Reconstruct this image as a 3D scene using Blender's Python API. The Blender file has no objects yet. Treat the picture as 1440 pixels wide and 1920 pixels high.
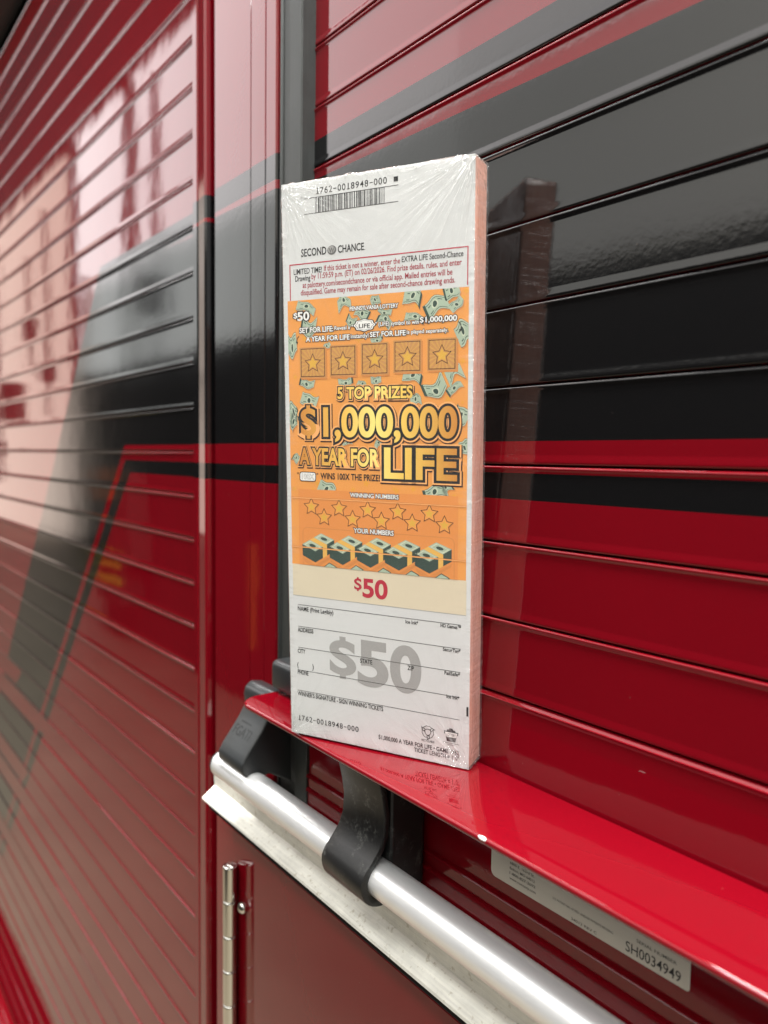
import bpy, bmesh, math, random
from mathutils import Matrix, Vector, noise

random.seed(7)
scene = bpy.context.scene
col = scene.collection

# ---------------------------------------------------------------- camera
CAM = Vector((0.0, -0.2911, 0.0036))
RX = Vector((0.61052059, 0.79187204, 0.01425775))
RY = Vector((-0.06517651, 0.03229261, 0.9973511))
RZ = -Vector((-0.78931402, 0.60983265, -0.07132676))
cd = bpy.data.cameras.new('camera')
cam = bpy.data.objects.new('camera', cd)
col.objects.link(cam)
cam.matrix_world = Matrix(((RX.x, RY.x, RZ.x, CAM.x), (RX.y, RY.y, RZ.y, CAM.y), (RX.z, RY.z, RZ.z, CAM.z), (0, 0, 0, 1)))
cd.sensor_fit = 'AUTO'
cd.sensor_width = 36.0
cd.lens = 1441.5 / 1920 * 36.0
cd.clip_start = 0.01
cd.clip_end = 200
cd.dof.use_dof = True
cd.dof.focus_distance = 0.405
cd.dof.aperture_fstop = 7.4
scene.camera = cam

# ---------------------------------------------------------------- light
FLOOR = -1.3
world = bpy.data.worlds.new('World')
scene.world = world
world.use_nodes = True
bg = world.node_tree.nodes['Background']
bg.inputs[0].default_value = (1.0, 0.97, 0.95, 1)
bg.inputs[1].default_value = 0.075


def area_light(name, loc, sx, sy, radiance, direction, colour=(1, 1, 1)):
    d = bpy.data.lights.new(name, 'AREA')
    d.shape = 'RECTANGLE'
    d.size, d.size_y = sx, sy
    d.energy = radiance * math.pi * sx * sy
    d.color = colour
    o = bpy.data.objects.new(name, d)
    o.location = loc
    o.rotation_euler = Vector(direction).to_track_quat('-Z', 'Y').to_euler()
    col.objects.link(o)
    return o


# ceiling strip lamps: one row close over the truck, one farther out above the aisle
for x, r in ((-6.0, 16.0), (-3.1, 16.0), (-0.2, 118.0), (2.7, 72.0)):
    area_light('ceiling_lamp', (x, -0.40, 3.0), 2.4, 0.40, r, (0, 0, -1), (1.0, 0.985, 0.965))
for x in (-0.4, 2.4):
    area_light('ceiling_lamp', (x, -2.0, 2.8), 2.2, 0.45, 20.5, (0, 0, -1), (0.98, 1.0, 0.99))
# tall glazed bays in the wall across the aisle (seen mirrored in the doors)
WALL_Y = -2.95
for x, w, r, low in ((-10.05, 1.8, 3.5, 0.55), (-7.3, 2.9, 3.5, 0.52), (-4.65, 2.4, 3.4, 0.42), (-2.2, 2.5, 2.9, 0.36)):
    area_light('window_or_wall_light', (x, WALL_Y + 0.06, 3.15), w, 2.1, r, (0, 1, 0), (1.0, 0.96, 0.96))
    area_light('window_or_wall_light', (x, WALL_Y + 0.06, 1.56), w, 1.08, r * low, (0, 1, 0), (0.97, 1.0, 0.98))
area_light('window_or_wall_light', (-14.5, WALL_Y + 0.06, 1.45), 6.2, 5.4, 1.95, (0, 1, 0), (1.0, 0.80, 0.68))  # no window: glowing panel added in place of the lit plain wall
# fill light added at the right end of the aisle to brighten the pack
area_light('side_fill_light', (4.4, -1.6, 2.0), 3.0, 3.4, 0.6, (-1, 0, 0), (1.0, 0.98, 0.96))

vs = scene.view_settings
vs.view_transform = 'Standard'
vs.look = 'None'
vs.exposure = 0.0
vs.gamma = 1.0
vs.use_curve_mapping = False
scene.render.engine = 'CYCLES'
scene.cycles.use_denoising = True
scene.cycles.max_bounces = 6
scene.cycles.diffuse_bounces = 2
scene.cycles.glossy_bounces = 4
scene.cycles.transmission_bounces = 2
scene.cycles.transparent_max_bounces = 8
scene.cycles.sample_clamp_indirect = 6.0


# ---------------------------------------------------------------- helpers
def obj(name, me, parent=None, mats=(), smooth=False):
    for m in mats:
        me.materials.append(m)
    if smooth:
        for p in me.polygons:
            p.use_smooth = True
    o = bpy.data.objects.new(name, me)
    col.objects.link(o)
    if parent is not None:
        o.parent = parent
    return o


def mesh(verts, faces, name='mesh', idx=None):
    me = bpy.data.meshes.new(name)
    me.from_pydata([tuple(v) for v in verts], [], faces)
    if idx:
        me.polygons.foreach_set('material_index', idx)
    me.update()
    return me


def extrude_x(profile, x0, x1, closed=True, caps=True, name='mesh', seg=1):
    """profile of (y, z) points swept along X"""
    n = len(profile)
    verts, faces = [], []
    for s in range(seg + 1):
        x = x0 + (x1 - x0) * s / seg
        verts += [(x, y, z) for y, z in profile]
    m = n if closed else n - 1
    for s in range(seg):
        for i in range(m):
            j = (i + 1) % n
            faces.append((s * n + i, s * n + j, (s + 1) * n + j, (s + 1) * n + i))
    if closed and caps:
        faces.append(tuple(range(n))[::-1])
        faces.append(tuple(range(seg * n, seg * n + n)))
    me = mesh(verts, faces, name)
    fix_normals(me)
    return me


def extrude_z(profile, z0, z1, closed=True, name='mesh'):
    n = len(profile)
    verts = [(x, y, z0) for x, y in profile] + [(x, y, z1) for x, y in profile]
    faces = []
    m = n if closed else n - 1
    for i in range(m):
        j = (i + 1) % n
        faces.append((i, j, n + j, n + i))
    if closed:
        faces.append(tuple(range(n))[::-1])
        faces.append(tuple(range(n, 2 * n)))
    me = mesh(verts, faces, name)
    fix_normals(me)
    return me


def fix_normals(me):
    bm = bmesh.new()
    bm.from_mesh(me)
    bmesh.ops.recalc_face_normals(bm, faces=bm.faces)
    bm.to_mesh(me)
    bm.free()


def bevel(me, w, seg=3, angle=30, clamp=True):
    bm = bmesh.new()
    bm.from_mesh(me)
    es = [e for e in bm.edges if len(e.link_faces) == 2 and e.calc_face_angle(0) > math.radians(angle)]
    bmesh.ops.bevel(bm, geom=es, offset=w, segments=seg, affect='EDGES', profile=0.5, clamp_overlap=clamp)
    bm.to_mesh(me)
    bm.free()
    me.update()
    return me


def box(x0, x1, y0, y1, z0, z1, bev=0.0, seg=3, name='mesh'):
    me = extrude_x([(y0, z0), (y1, z0), (y1, z1), (y0, z1)], x0, x1, name=name)
    if bev:
        bevel(me, bev, seg)
    return me


def tube_x(y, z, r, x0, x1, n=40, name='tube'):
    return extrude_x([(y + r * math.cos(2 * math.pi * i / n), z + r * math.sin(2 * math.pi * i / n)) for i in range(n)], x0, x1, name=name)


def shade_auto(me, angle=35):
    for p in me.polygons:
        p.use_smooth = True
    bm = bmesh.new()
    bm.from_mesh(me)
    for e in bm.edges:
        if len(e.link_faces) == 2 and e.calc_face_angle(0) > math.radians(angle):
            e.smooth = False
    bm.to_mesh(me)
    bm.free()


def arc(cx, cy, r, a0, a1, n=8):
    return [(cx + r * math.cos(math.radians(a0 + (a1 - a0) * i / n)), cy + r * math.sin(math.radians(a0 + (a1 - a0) * i / n))) for i in range(n + 1)]


# ---------------------------------------------------------------- materials
class G:
    """small wrapper for building node graphs"""

    def __init__(self, name):
        self.m = bpy.data.materials.new(name)
        self.m.use_nodes = True
        self.nt = self.m.node_tree
        self.b = self.nt.nodes['Principled BSDF']

    def n(self, kind, **kw):
        nd = self.nt.nodes.new(kind)
        for k, v in kw.items():
            setattr(nd, k, v)
        return nd

    def link(self, a, b):
        self.nt.links.new(a, b)

    def put(self, sock, v):
        if hasattr(v, 'is_output'):
            self.link(v, sock)
        else:
            sock.default_value = v

    def math(self, op, a, b=0.0, c=None):
        nd = self.n('ShaderNodeMath', operation=op)
        self.put(nd.inputs[0], a)
        self.put(nd.inputs[1], b)
        if c is not None:
            self.put(nd.inputs[2], c)
        return nd.outputs[0]

    def gt(self, a, b):
        return self.math('GREATER_THAN', a, b)

    def lt(self, a, b):
        return self.math('LESS_THAN', a, b)

    def mul(self, *a):
        r = a[0]
        for x in a[1:]:
            r = self.math('MULTIPLY', r, x)
        return r

    def mx(self, a, b):
        return self.math('MAXIMUM', a, b)

    def mix(self, f, a, b):
        nd = self.n('ShaderNodeMix', data_type='RGBA')
        self.put(nd.inputs[0], f)
        self.put(nd.inputs[6], a)
        self.put(nd.inputs[7], b)
        return nd.outputs[2]

    def noise(self, vec, scale, detail=3.0, rough=0.5):
        nd = self.n('ShaderNodeTexNoise')
        if vec is not None:
            self.link(vec, nd.inputs['Vector'])
        nd.inputs['Scale'].default_value = scale
        nd.inputs['Detail'].default_value = detail
        nd.inputs['Roughness'].default_value = rough
        return nd.outputs[0]

    def ramp(self, v, stops):
        nd = self.n('ShaderNodeValToRGB')
        self.link(v, nd.inputs[0])
        cr = nd.color_ramp
        while len(cr.elements) < len(stops):
            cr.elements.new(0.5)
        for e, (p, c) in zip(cr.elements, stops):
            e.position = p
            e.color = c
        return nd.outputs[0]

    def bump(self, h, strength, dist, normal=None):
        nd = self.n('ShaderNodeBump')
        nd.inputs['Strength'].default_value = strength
        nd.inputs['Distance'].default_value = dist
        self.link(h, nd.inputs['Height'])
        if normal is not None:
            self.link(normal, nd.inputs['Normal'])
        return nd.outputs[0]

    def set(self, **kw):
        for k, v in kw.items():
            self.put(self.b.inputs[k.replace('_', ' ')], v)
        return self


def rgb(r, g, b):
    return (r, g, b, 1.0)


def simple(name, c, rough=0.5, metal=0.0, spec=0.5, coat=0.0, coat_rough=0.05):
    g = G(name)
    g.set(Base_Color=rgb(*c), Roughness=rough, Metallic=metal, Specular_IOR_Level=spec, Coat_Weight=coat, Coat_Roughness=coat_rough)
    return g.m


RED = (0.138, 0.0012, 0.0050)


def paint(name, decal, wave=1.0):
    """gloss red truck enamel; the black vinyl stripes are cut in by their place on the truck side"""
    g = G(name)
    pos = g.n('ShaderNodeNewGeometry').outputs['Position']
    sep = g.n('ShaderNodeSeparateXYZ')
    g.link(pos, sep.inputs[0])
    x, y, z = sep.outputs
    var = g.noise(pos, 7.0, 4.0, 0.6)
    base = g.mix(var, rgb(RED[0] * 0.93, RED[1], RED[2]), rgb(RED[0] * 1.07, RED[1] * 1.15, RED[2] * 1.1))
    rough = 0.035
    if decal:
        l1 = g.math('MULTIPLY_ADD', z, 0.925, -0.9153 - 0.925 * 0.2205)
        l2 = g.math('MULTIPLY_ADD', z, 0.955, -0.8411 - 0.955 * 0.0141)
        l3 = g.math('MULTIPLY_ADD', z, 0.955, -0.7973 - 0.955 * 0.0138)
        l3b = g.math('SUBTRACT', l3, 0.028)
        # thin upper stripe, wide stripe, thin lower stripe; the last two turn down at a slant
        a = g.mul(g.lt(z, 0.2178), g.gt(z, 0.1995), g.gt(x, l1), g.mx(g.gt(x, -0.4725), g.lt(x, -0.47)))
        btop = g.math('MULTIPLY_ADD', x, -0.026, 0.1805)
        b = g.mul(g.lt(z, btop), g.gt(x, l1), g.mx(g.gt(z, 0.0125), g.lt(x, l2)))
        c = g.mul(g.lt(z, -0.0035), g.gt(x, l3b), g.mx(g.gt(z, -0.0170), g.lt(x, l3)))
        mask = g.mx(g.mx(a, b), c)
        mask = g.mul(mask, g.lt(y, 0.0004))
        base = g.mix(mask, base, rgb(0.0042, 0.0042, 0.0045))
        peel_s = g.math('MULTIPLY_ADD', mask, 0.55, 0.25)
    else:
        peel_s = 0.25
    dust = g.ramp(g.noise(pos, 420.0, 2.0, 0.6), [(0.745, rgb(0, 0, 0)), (0.80, rgb(1, 1, 1))])
    smear = g.noise(pos, 9.0, 5.0, 0.65)
    base = g.mix(g.math('MULTIPLY', dust, 0.35), base, rgb(0.16, 0.13, 0.11))
    g.set(Base_Color=base, Roughness=0.5, Specular_IOR_Level=0.0, Coat_Weight=1.0, Coat_IOR=1.52)
    cr = g.math('MULTIPLY_ADD', smear, 0.05, 0.012)
    if decal:
        cr = g.math('MULTIPLY_ADD', mask, 0.055, cr)
    cr = g.math('MULTIPLY_ADD', g.math('MULTIPLY', dust, 0.05), 1.0, cr)
    g.put(g.b.inputs['Coat Roughness'], cr)
    # orange peel and the slow waviness of sheet metal
    peel = g.noise(pos, 330.0, 2.0, 0.5)
    pb = g.n('ShaderNodeBump')
    g.put(pb.inputs['Strength'], peel_s)
    pb.inputs['Distance'].default_value = 0.000035
    g.link(peel, pb.inputs['Height'])
    wav = g.noise(pos, 16.0, 2.0, 0.5)
    nb = g.bump(wav, 1.0, 0.00028 * wave, pb.outputs[0])
    g.put(g.b.inputs['Coat Normal'], nb)
    return g.m


M = {}
M['paint'] = paint('red_enamel_striped', True, 0.55)
M['post_paint'] = paint('red_enamel_post', True, 0.45)
M['red'] = paint('red_enamel', False, 0.9)
M['black_gap'] = simple('black_rubber_gap', (0.004, 0.004, 0.004), 0.8, spec=0.2)


def worn_metal(name, c, rough, metal, streak=(1, 60, 60), spots=0.35, tone=0.25):
    g = G(name)
    tc = g.n('ShaderNodeTexCoord').outputs['Object']
    mp = g.n('ShaderNodeMapping')
    g.link(tc, mp.inputs[0])
    mp.inputs['Scale'].default_value = streak
    st = g.noise(mp.outputs[0], 14.0, 5.0, 0.65)
    bl = g.noise(tc, 55.0, 6.0, 0.7)
    sp = g.ramp(g.noise(tc, 260.0, 3.0, 0.6), [(0.60, rgb(0, 0, 0)), (0.70, rgb(1, 1, 1))])
    v = g.math('MULTIPLY_ADD', st, 0.5, g.math('MULTIPLY', bl, 0.5))
    dark = rgb(*[a * (1 - tone) for a in c])
    base = g.mix(g.ramp(v, [(0.30, rgb(0, 0, 0)), (0.70, rgb(1, 1, 1))]), dark, rgb(*c))
    base = g.mix(g.math('MULTIPLY', sp, spots), base, rgb(c[0] * 0.42, c[1] * 0.37, c[2] * 0.28))
    g.set(Base_Color=base, Roughness=rough, Metallic=metal)
    g.put(g.b.inputs['Roughness'], g.math('MULTIPLY_ADD', bl, 0.25, rough - 0.12))
    g.put(g.b.inputs['Normal'], g.bump(v, 0.25, 0.0004))
    return g.m


M['track'] = worn_metal('weathered_aluminium_track', (0.045, 0.049, 0.047), 0.48, 0.3, (60, 60, 1), 0.4, 0.4)
M['sill'] = worn_metal('anodised_sill', (0.86, 0.84, 0.75), 0.42, 0.0, (2, 50, 50), 0.6, 0.38)
g = G('satin_aluminium_tube')
tc = g.n('ShaderNodeTexCoord').outputs['Object']
mp = g.n('ShaderNodeMapping')
g.link(tc, mp.inputs[0])
mp.inputs['Scale'].default_value = (3, 120, 120)
st = g.noise(mp.outputs[0], 20.0, 4.0, 0.6)
g.set(Base_Color=g.mix(st, rgb(0.80, 0.81, 0.80), rgb(0.93, 0.93, 0.92)), Metallic=0.66, Roughness=g.math('MULTIPLY_ADD', st, 0.16, 0.26))
M['tube'] = g.m


def plastic(name, c, rough, scale, bumpd, scuff=0.0):
    g = G(name)
    tc = g.n('ShaderNodeTexCoord').outputs['Object']
    nz = g.noise(tc, scale, 3.0, 0.6)
    sc = g.ramp(g.noise(tc, 75.0, 7.0, 0.72), [(0.53, rgb(0, 0, 0)), (0.72, rgb(1, 1, 1))])
    fine = g.ramp(g.noise(tc, 620.0, 3.0, 0.7), [(0.42, rgb(0, 0, 0)), (0.62, rgb(1, 1, 1))])
    s = g.mul(sc, fine, scuff)
    g.set(Base_Color=g.mix(s, rgb(*c), rgb(0.22, 0.22, 0.2)), Roughness=rough)
    g.put(g.b.inputs['Normal'], g.bump(nz, 0.3, bumpd))
    return g.m


M['plastic'] = plastic('grey_black_plastic', (0.020, 0.022, 0.023), 0.30, 900.0, 0.0002)
M['rubber'] = plastic('scuffed_black_rubber', (0.007, 0.007, 0.007), 0.36, 500.0, 0.0002, 0.55)
M['emboss'] = simple('embossed_plastic', (0.008, 0.009, 0.009), 0.5)
M['chrome'] = simple('polished_steel', (0.62, 0.61, 0.56), 0.13, 1.0)
M['sticker'] = simple('dull_silver_sticker', (0.50, 0.48, 0.42), 0.45)
M['ink'] = simple('black_ink', (0.012, 0.012, 0.013), 0.55, spec=0.3)
M['chip'] = simple('bare_primer_chip', (0.8, 0.78, 0.74), 0.5)

# ---------------------------------------------------------------- the place around (seen mirrored in the paint)
def structure(name, me, m):
    o = obj(name, me, None, [m])
    o['kind'] = 'structure'
    return o


g = G('concrete_floor')
tc = g.n('ShaderNodeTexCoord').outputs['Object']
v = g.noise(tc, 1.7, 7.0, 0.62)
g.set(Base_Color=g.mix(v, rgb(0.13, 0.112, 0.080), rgb(0.27, 0.225, 0.16)), Roughness=0.55)
structure('floor', mesh([(-30, -8, FLOOR), (6, -8, FLOOR), (6, 3, FLOOR), (-30, 3, FLOOR)], [(0, 1, 2, 3)]), g.m)
wall = structure('wall', box(-30, 6, WALL_Y - 0.2, WALL_Y, FLOOR, 4.35), simple('painted_block_wall', (0.62, 0.58, 0.52), 0.8))
dark = simple('dark_steel_rack', (0.022, 0.02, 0.02), 0.6)
grey_m = simple('grey_added_conduit', (0.35, 0.33, 0.30), 0.5)
rack = obj('gear_rack', box(-6.0, 3.0, -2.3, -1.6, FLOOR, 0.60, 0.03), wall, [dark])

# made-up conduits and brackets, plus a cabinet, to break up the mirrored light
rw = random.Random(3)
for x_ in (-17.2, -15.6, -13.2, -12.2, -10.3, -7.9):
    z_a, z_b = rw.uniform(-0.6, 1.6), rw.uniform(2.2, 4.0)
    cm = mesh(*([(x_ + 0.04 * math.cos(t * math.pi / 4), WALL_Y + 0.16 + 0.04 * math.sin(t * math.pi / 4), z__) for z__ in (z_a, z_b) for t in range(8)], [(t, (t + 1) % 8, 8 + (t + 1) % 8, 8 + t) for t in range(8)]))
    obj('added_conduit', cm, wall, [dark if rw.random() < 0.4 else grey_m], True)
    obj('added_bracket', box(x_ - rw.uniform(0.08, 0.3), x_ + rw.uniform(0.06, 0.2), WALL_Y + 0.10, WALL_Y + 0.26, z_a + 0.5, z_a + rw.uniform(0.6, 0.9), 0.02, 2), wall, [dark])
obj('cabinet', box(-14.6, -13.9, WALL_Y + 0.08, WALL_Y + 0.40, 0.55, 1.15, 0.02, 2), wall, [simple('maroon_cabinet', (0.10, 0.02, 0.025), 0.5)])

# a turnout coat with reflective bands hung on the front of the rack
coat_m = simple('dark_turnout_cloth', (0.035, 0.028, 0.022), 0.8)
band_m = simple('lime_yellow_band', (0.85, 0.66, 0.04), 0.5)
patch_m = simple('orange_yoke', (0.80, 0.20, 0.03), 0.7)
outline = [(-0.26, 0.0), (-0.30, 0.55), (-0.36, 0.28), (-0.46, 0.30), (-0.36, 0.82), (-0.20, 0.95), (-0.07, 0.98), (0.07, 0.98), (0.20, 0.95), (0.36, 0.82), (0.46, 0.30), (0.36, 0.28), (0.30, 0.55), (0.26, 0.0)]
cx_, z0_ = -5.35, -1.02
n_ = len(outline)
cv = [(cx_ + p[0], -1.58, z0_ + p[1]) for p in outline] + [(cx_ + p[0] * 0.92, -1.44, z0_ + p[1] * 0.99 + 0.005) for p in outline]
cf = [tuple(range(n_)), tuple(range(n_, 2 * n_))[::-1]] + [(i, (i + 1) % n_, n_ + (i + 1) % n_, n_ + i) for i in range(n_)]
cm = mesh(cv, cf, 'coat')
fix_normals(cm)
obj('turnout_coat', cm, rack, [coat_m])
for zz, hh, w_ in ((0.13, 0.05, 0.24), (0.24, 0.035, 0.20), (0.31, 0.05, 0.24)):
    obj('reflective_band', box(cx_ - w_, cx_ + w_, -1.46, -1.425, z0_ + zz, z0_ + zz + hh, 0.004, 2), rack, [band_m])
obj('coat_yoke', box(cx_ - 0.20, cx_ + 0.12, -1.46, -1.425, z0_ + 0.70, z0_ + 0.92, 0.004, 2), rack, [patch_m])
obj('hanging_strap', box(-3.53, -3.48, -1.62, -1.58, -1.0, -0.45, 0.004, 2), rack, [patch_m])

# ---------------------------------------------------------------- the fire truck
truck = bpy.data.objects.new('fire_truck', None)
col.objects.link(truck)
truck['label'] = 'glossy red fire truck side with slatted roll-up doors and black stripes'
truck['category'] = 'fire truck'
truck.empty_display_size = 0.1

PITCH = 0.03993
ZTOP = 7 * PITCH


def slat_profile():
    # top of the slat at z = 0, going down; outside is -y
    p = [(0.0062, -0.0001), (0.0022, -0.0001)]
    # rolled bead along the top edge, flat field, slight flare at the foot
    p += [(0.0004 - 0.0011 * math.sin(math.radians(a)), -0.0012 + 0.0011 * math.cos(math.radians(a))) for a in (0, 25, 50, 75, 100)]
    p += [(-0.0005, -0.0019), (-0.0002, -0.0026), (0.0, -0.0034), (0.0, -0.0037), (0.0, -0.012), (0.0, -0.024), (0.0, -0.0341), (0.0, -0.0344), (-0.0001, -0.0354), (-0.0002, -0.0368), (-0.0003, -0.0379)]
    p += [(-0.0002, -0.0387), (0.0002, -0.0390), (0.0008, -0.0391), (0.0062, -0.0391)]
    return p


def roll_door(x0, x1, k_range, zref, bottom, top):
    d = obj('roll_up_door', box(x0, x1, 0.0065, 0.009, bottom, top), truck, [M['black_gap']])
    me = extrude_x(slat_profile(), x0, x1, closed=False, name='slat', seg=1)
    # normals outwards
    bm = bmesh.new()
    bm.from_mesh(me)
    if sum(f.normal.y * f.calc_area() for f in bm.faces) > 0:
        bmesh.ops.reverse_faces(bm, faces=bm.faces)
    bm.to_mesh(me)
    bm.free()
    shade_auto(me, 50)
    me.materials.append(M['paint'])
    for k in k_range:
        o = bpy.data.objects.new('slat', me)
        col.objects.link(o)
        o.parent = d
        o.location = (0, random.uniform(-0.00012, 0.00012), zref - k * PITCH)
        o.rotation_euler = (random.uniform(-0.0022, 0.0022), 0, random.uniform(-0.0004, 0.0004))
    return d


# right door: joint 7 lies at z = 0
right_door = roll_door(-0.482, 0.62, range(-4, 11), ZTOP, -0.1575, ZTOP + 5 * PITCH)
# left door: joint 9 lies at z = 0.0059
left_door = roll_door(-3.4, -0.625, range(-7, 35), 9 * PITCH + 0.0059, -1.03, 0.70)

# --- bottom rail of the right door with its ledge
rail_prof = [(-0.0015, -0.1655), (-0.0100, -0.1655), (-0.0100, -0.1915), (-0.0135, -0.1925), (-0.0140, -0.1940), (-0.0120, -0.1952),
             (-0.0120, -0.2165), (-0.0140, -0.2172), (-0.0145, -0.2184), (-0.0128, -0.2196), (-0.0128, -0.2258), (-0.0146, -0.2266),
             (-0.0148, -0.2280), (-0.0130, -0.2290), (-0.0130, -0.2640), (-0.0015, -0.2640)]
bottom_rail = obj('bottom_rail', extrude_x(rail_prof, -0.442, 0.62), truck, [M['red']])
# last slat: plain lower field down to the ledge
me = extrude_x([(0.0062, -0.0002), (0.0032, -0.0002)] + [(0.0016 - 0.0016 * math.sin(math.radians(a)), -0.0018 + 0.0016 * math.cos(math.radians(a))) for a in (10, 35, 60, 90)] + [(-0.0006, -0.0022), (-0.0003, -0.0032), (0.0, -0.0042), (0.0, -0.0046), (0.0, -0.0385), (0.0, -0.0480), (0.0062, -0.0480)], -0.482, 0.62, closed=False, name='slat')
bm = bmesh.new()
bm.from_mesh(me)
if sum(f.normal.y * f.calc_area() for f in bm.faces) > 0:
    bmesh.ops.reverse_faces(bm, faces=bm.faces)
bm.to_mesh(me)
bm.free()
shade_auto(me, 50)
o = obj('slat', me, right_door, [M['red']])
o.location = (0, -0.0004, ZTOP - 10 * PITCH)
for s in list(right_door.children):
    if s is not o and abs(s.location.z - (ZTOP - 10 * PITCH)) < 1e-6:
        bpy.data.objects.remove(s)

# ledge plate
SH = -0.1594
XL = -0.459
fp = [(0.62, -0.0014), (0.62, -0.0598)] + [(x, y) for x, y in arc(XL + 0.016, -0.0598 + 0.016, 0.016, 270, 180, 10)] + [(XL, -0.0014)]
me = extrude_z(fp, SH - 0.0036, SH, name='ledge')
bevel(me, 0.0016, 4, 40)
shade_auto(me, 30)
ledge = obj('ledge', me, bottom_rail, [M['red']])
# chipped paint on the edge
bm = bmesh.new()
bmesh.ops.create_icosphere(bm, subdivisions=2, radius=0.0016)
for v in bm.verts:
    v.co.x *= 1.7 + 0.5 * noise.noise(v.co * 900)
    v.co.y *= 0.7
    v.co.z *= 0.62
me = bpy.data.meshes.new('paint_chip')
bm.to_mesh(me)
bm.free()
o = obj('paint_chip', me, bottom_rail, [M['chip']], True)
o.location = (-0.2270, -0.0592, SH - 0.0008)


# ---------------------------------------------------------------- lettering
_fonts = {}


def glyphs(s, offset=0.0, res=3):
    cu = bpy.data.curves.new('t', 'FONT')
    cu.body = s
    cu.size = 1.0
    cu.offset = offset
    cu.resolution_u = res
    ob = bpy.data.objects.new('t', cu)
    me = bpy.data.meshes.new_from_object(ob)
    vs_ = [tuple(v.co) for v in me.vertices]
    fs = [tuple(p.vertices) for p in me.polygons]
    bpy.data.objects.remove(ob)
    bpy.data.curves.remove(cu)
    bpy.data.meshes.remove(me)
    return vs_, fs


CAPH = max(v[1] for v in glyphs('H')[0])


class Flat:
    """collects flat polygons (x, y, z, material slot) of one print"""

    def __init__(self):
        self.v, self.f, self.i = [], [], []

    def poly(self, pts, z, slot=0):
        b = len(self.v)
        self.v += [(p[0], p[1], z) for p in pts]
        self.f.append(tuple(range(b, b + len(pts))))
        self.i.append(slot)

    def text(self, s, x0, x1, y, h, z, slot=0, weight=0.0, mono=False):
        """fit a string between x0 and x1 on baseline y with capital height h"""
        if mono:
            n = len(s)
            step = (x1 - x0) / n
            zw = [v[0] for v in glyphs('0')[0]]
            k0 = step * 0.76 / (max(zw) - min(zw))
            for k, ch in enumerate(s):
                if ch == '-':
                    self.poly([(x0 + step * (k + 0.15), y + h * 0.42), (x0 + step * (k + 0.85), y + h * 0.42), (x0 + step * (k + 0.85), y + h * 0.56), (x0 + step * (k + 0.15), y + h * 0.56)], z, slot)
                else:
                    gw = [v[0] for v in glyphs(ch)[0]]
                    hw = (max(gw) - min(gw)) * k0 / 2
                    self.text(ch, x0 + step * (k + 0.5) - hw, x0 + step * (k + 0.5) + hw, y, h, z, slot, weight)
                    if ch == '1':
                        self.poly([(x0 + step * (k + 0.2), y), (x0 + step * (k + 0.85), y), (x0 + step * (k + 0.85), y + h * 0.13), (x0 + step * (k + 0.2), y + h * 0.13)], z, slot)
            return
        if s[0] == '$' and weight > 0.012:
            # a heavy dollar sign: an S crossed by a bar
            def ext(q):
                xs = [v[0] for v in glyphs(q)[0]]
                return min(xs), max(xs)
            if len(s) > 1:
                lo, hi = ext(s)
                l2, h2 = ext(s[1:])
                unit = (x1 - x0) / (hi - lo)
                xm = x0 + (hi - lo - (h2 - l2)) * unit
                self.text(s[1:], xm, x1, y, h, z, slot, weight)
                l3, h3 = ext('S')
                xe = x0 + (h3 - l3) * unit * 1.08
            else:
                xe = x1
            bw = (xe - x0) * 0.085 + weight * h / CAPH * 0.75
            xc = (x0 + xe) / 2
            self.text('S', x0, xe, y + h * 0.04, h * 0.92, z, slot, weight)
            grow = weight * h / CAPH
            self.rect(xc - bw, y - h * 0.10 - grow * 0.5, xc + bw, y + h * 0.16, z + 2e-6, slot)
            self.rect(xc - bw, y + h * 0.84, xc + bw, y + h * 1.10 + grow * 0.5, z + 2e-6, slot)
            return
        rs_ = 8 if h > 0.005 else 3
        v0, _ = glyphs(s, 0.0, rs_)
        v1, f1 = glyphs(s, weight, rs_)
        mn = min(v[0] for v in v0)
        mxx = max(v[0] for v in v0)
        sx = (x1 - x0) / (mxx - mn)
        sy = h / CAPH
        b = len(self.v)
        self.v += [(x0 + (v[0] - mn) * sx, y + v[1] * sy, z) for v in v1]
        self.f += [tuple(b + k for k in f) for f in f1]
        self.i += [slot] * len(f1)

    def rect(self, x0, y0, x1, y1, z, slot=0):
        self.poly([(x0, y0), (x1, y0), (x1, y1), (x0, y1)], z, slot)

    def build(self, name, parent, mats, frame=None):
        me = mesh(self.v, self.f, name, self.i)
        if frame is not None:
            me.transform(frame)
        return obj(name, me, parent, mats)


# sticker on the rail under the ledge: local x along X, y up, facing -y
st = Flat()
c = 0.0030
pts = [(-0.2665, -0.1957)] + [(-0.2665 + c - c * math.cos(math.radians(a)), -0.2096 + c - c * math.sin(math.radians(a))) for a in range(0, 91, 15)]
pts += [(-0.1560 + c * 0.5 * math.sin(math.radians(a)) - c * 0.5, -0.2090 + c * 0.5 - c * 0.5 * math.cos(math.radians(a))) for a in range(0, 91, 15)] + [(-0.1560, -0.1957)]
st.poly(pts, 0.0, 0)
e = 0.00004
for k, s in enumerate(['6800 E. 163rd St.', 'Belton, MO 64012', '1-800-827-3692', 'www.romcorp.com']):
    st.text(s, -0.2537, -0.2378 + 0.0004 * k, -0.1985 - 0.0026 * k, 0.0014, e, 1, 0.012)
st.text('U.S. PATENT NO. 6719031 AND/OR PATENTS PENDING', -0.2262, -0.1925, -0.2035, 0.0011, e, 1, 0.008)
st.text('34012 REV C', -0.2152, -0.2010, -0.2082, 0.0013, e, 1, 0.008)
st.text('SERIAL NUMBER', -0.1808, -0.1620, -0.2008, 0.0014, e, 1, 0.008)
st.text('SH0034949', -0.1860, -0.1600, -0.2072, 0.0044, e, 1, 0.006)
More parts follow.
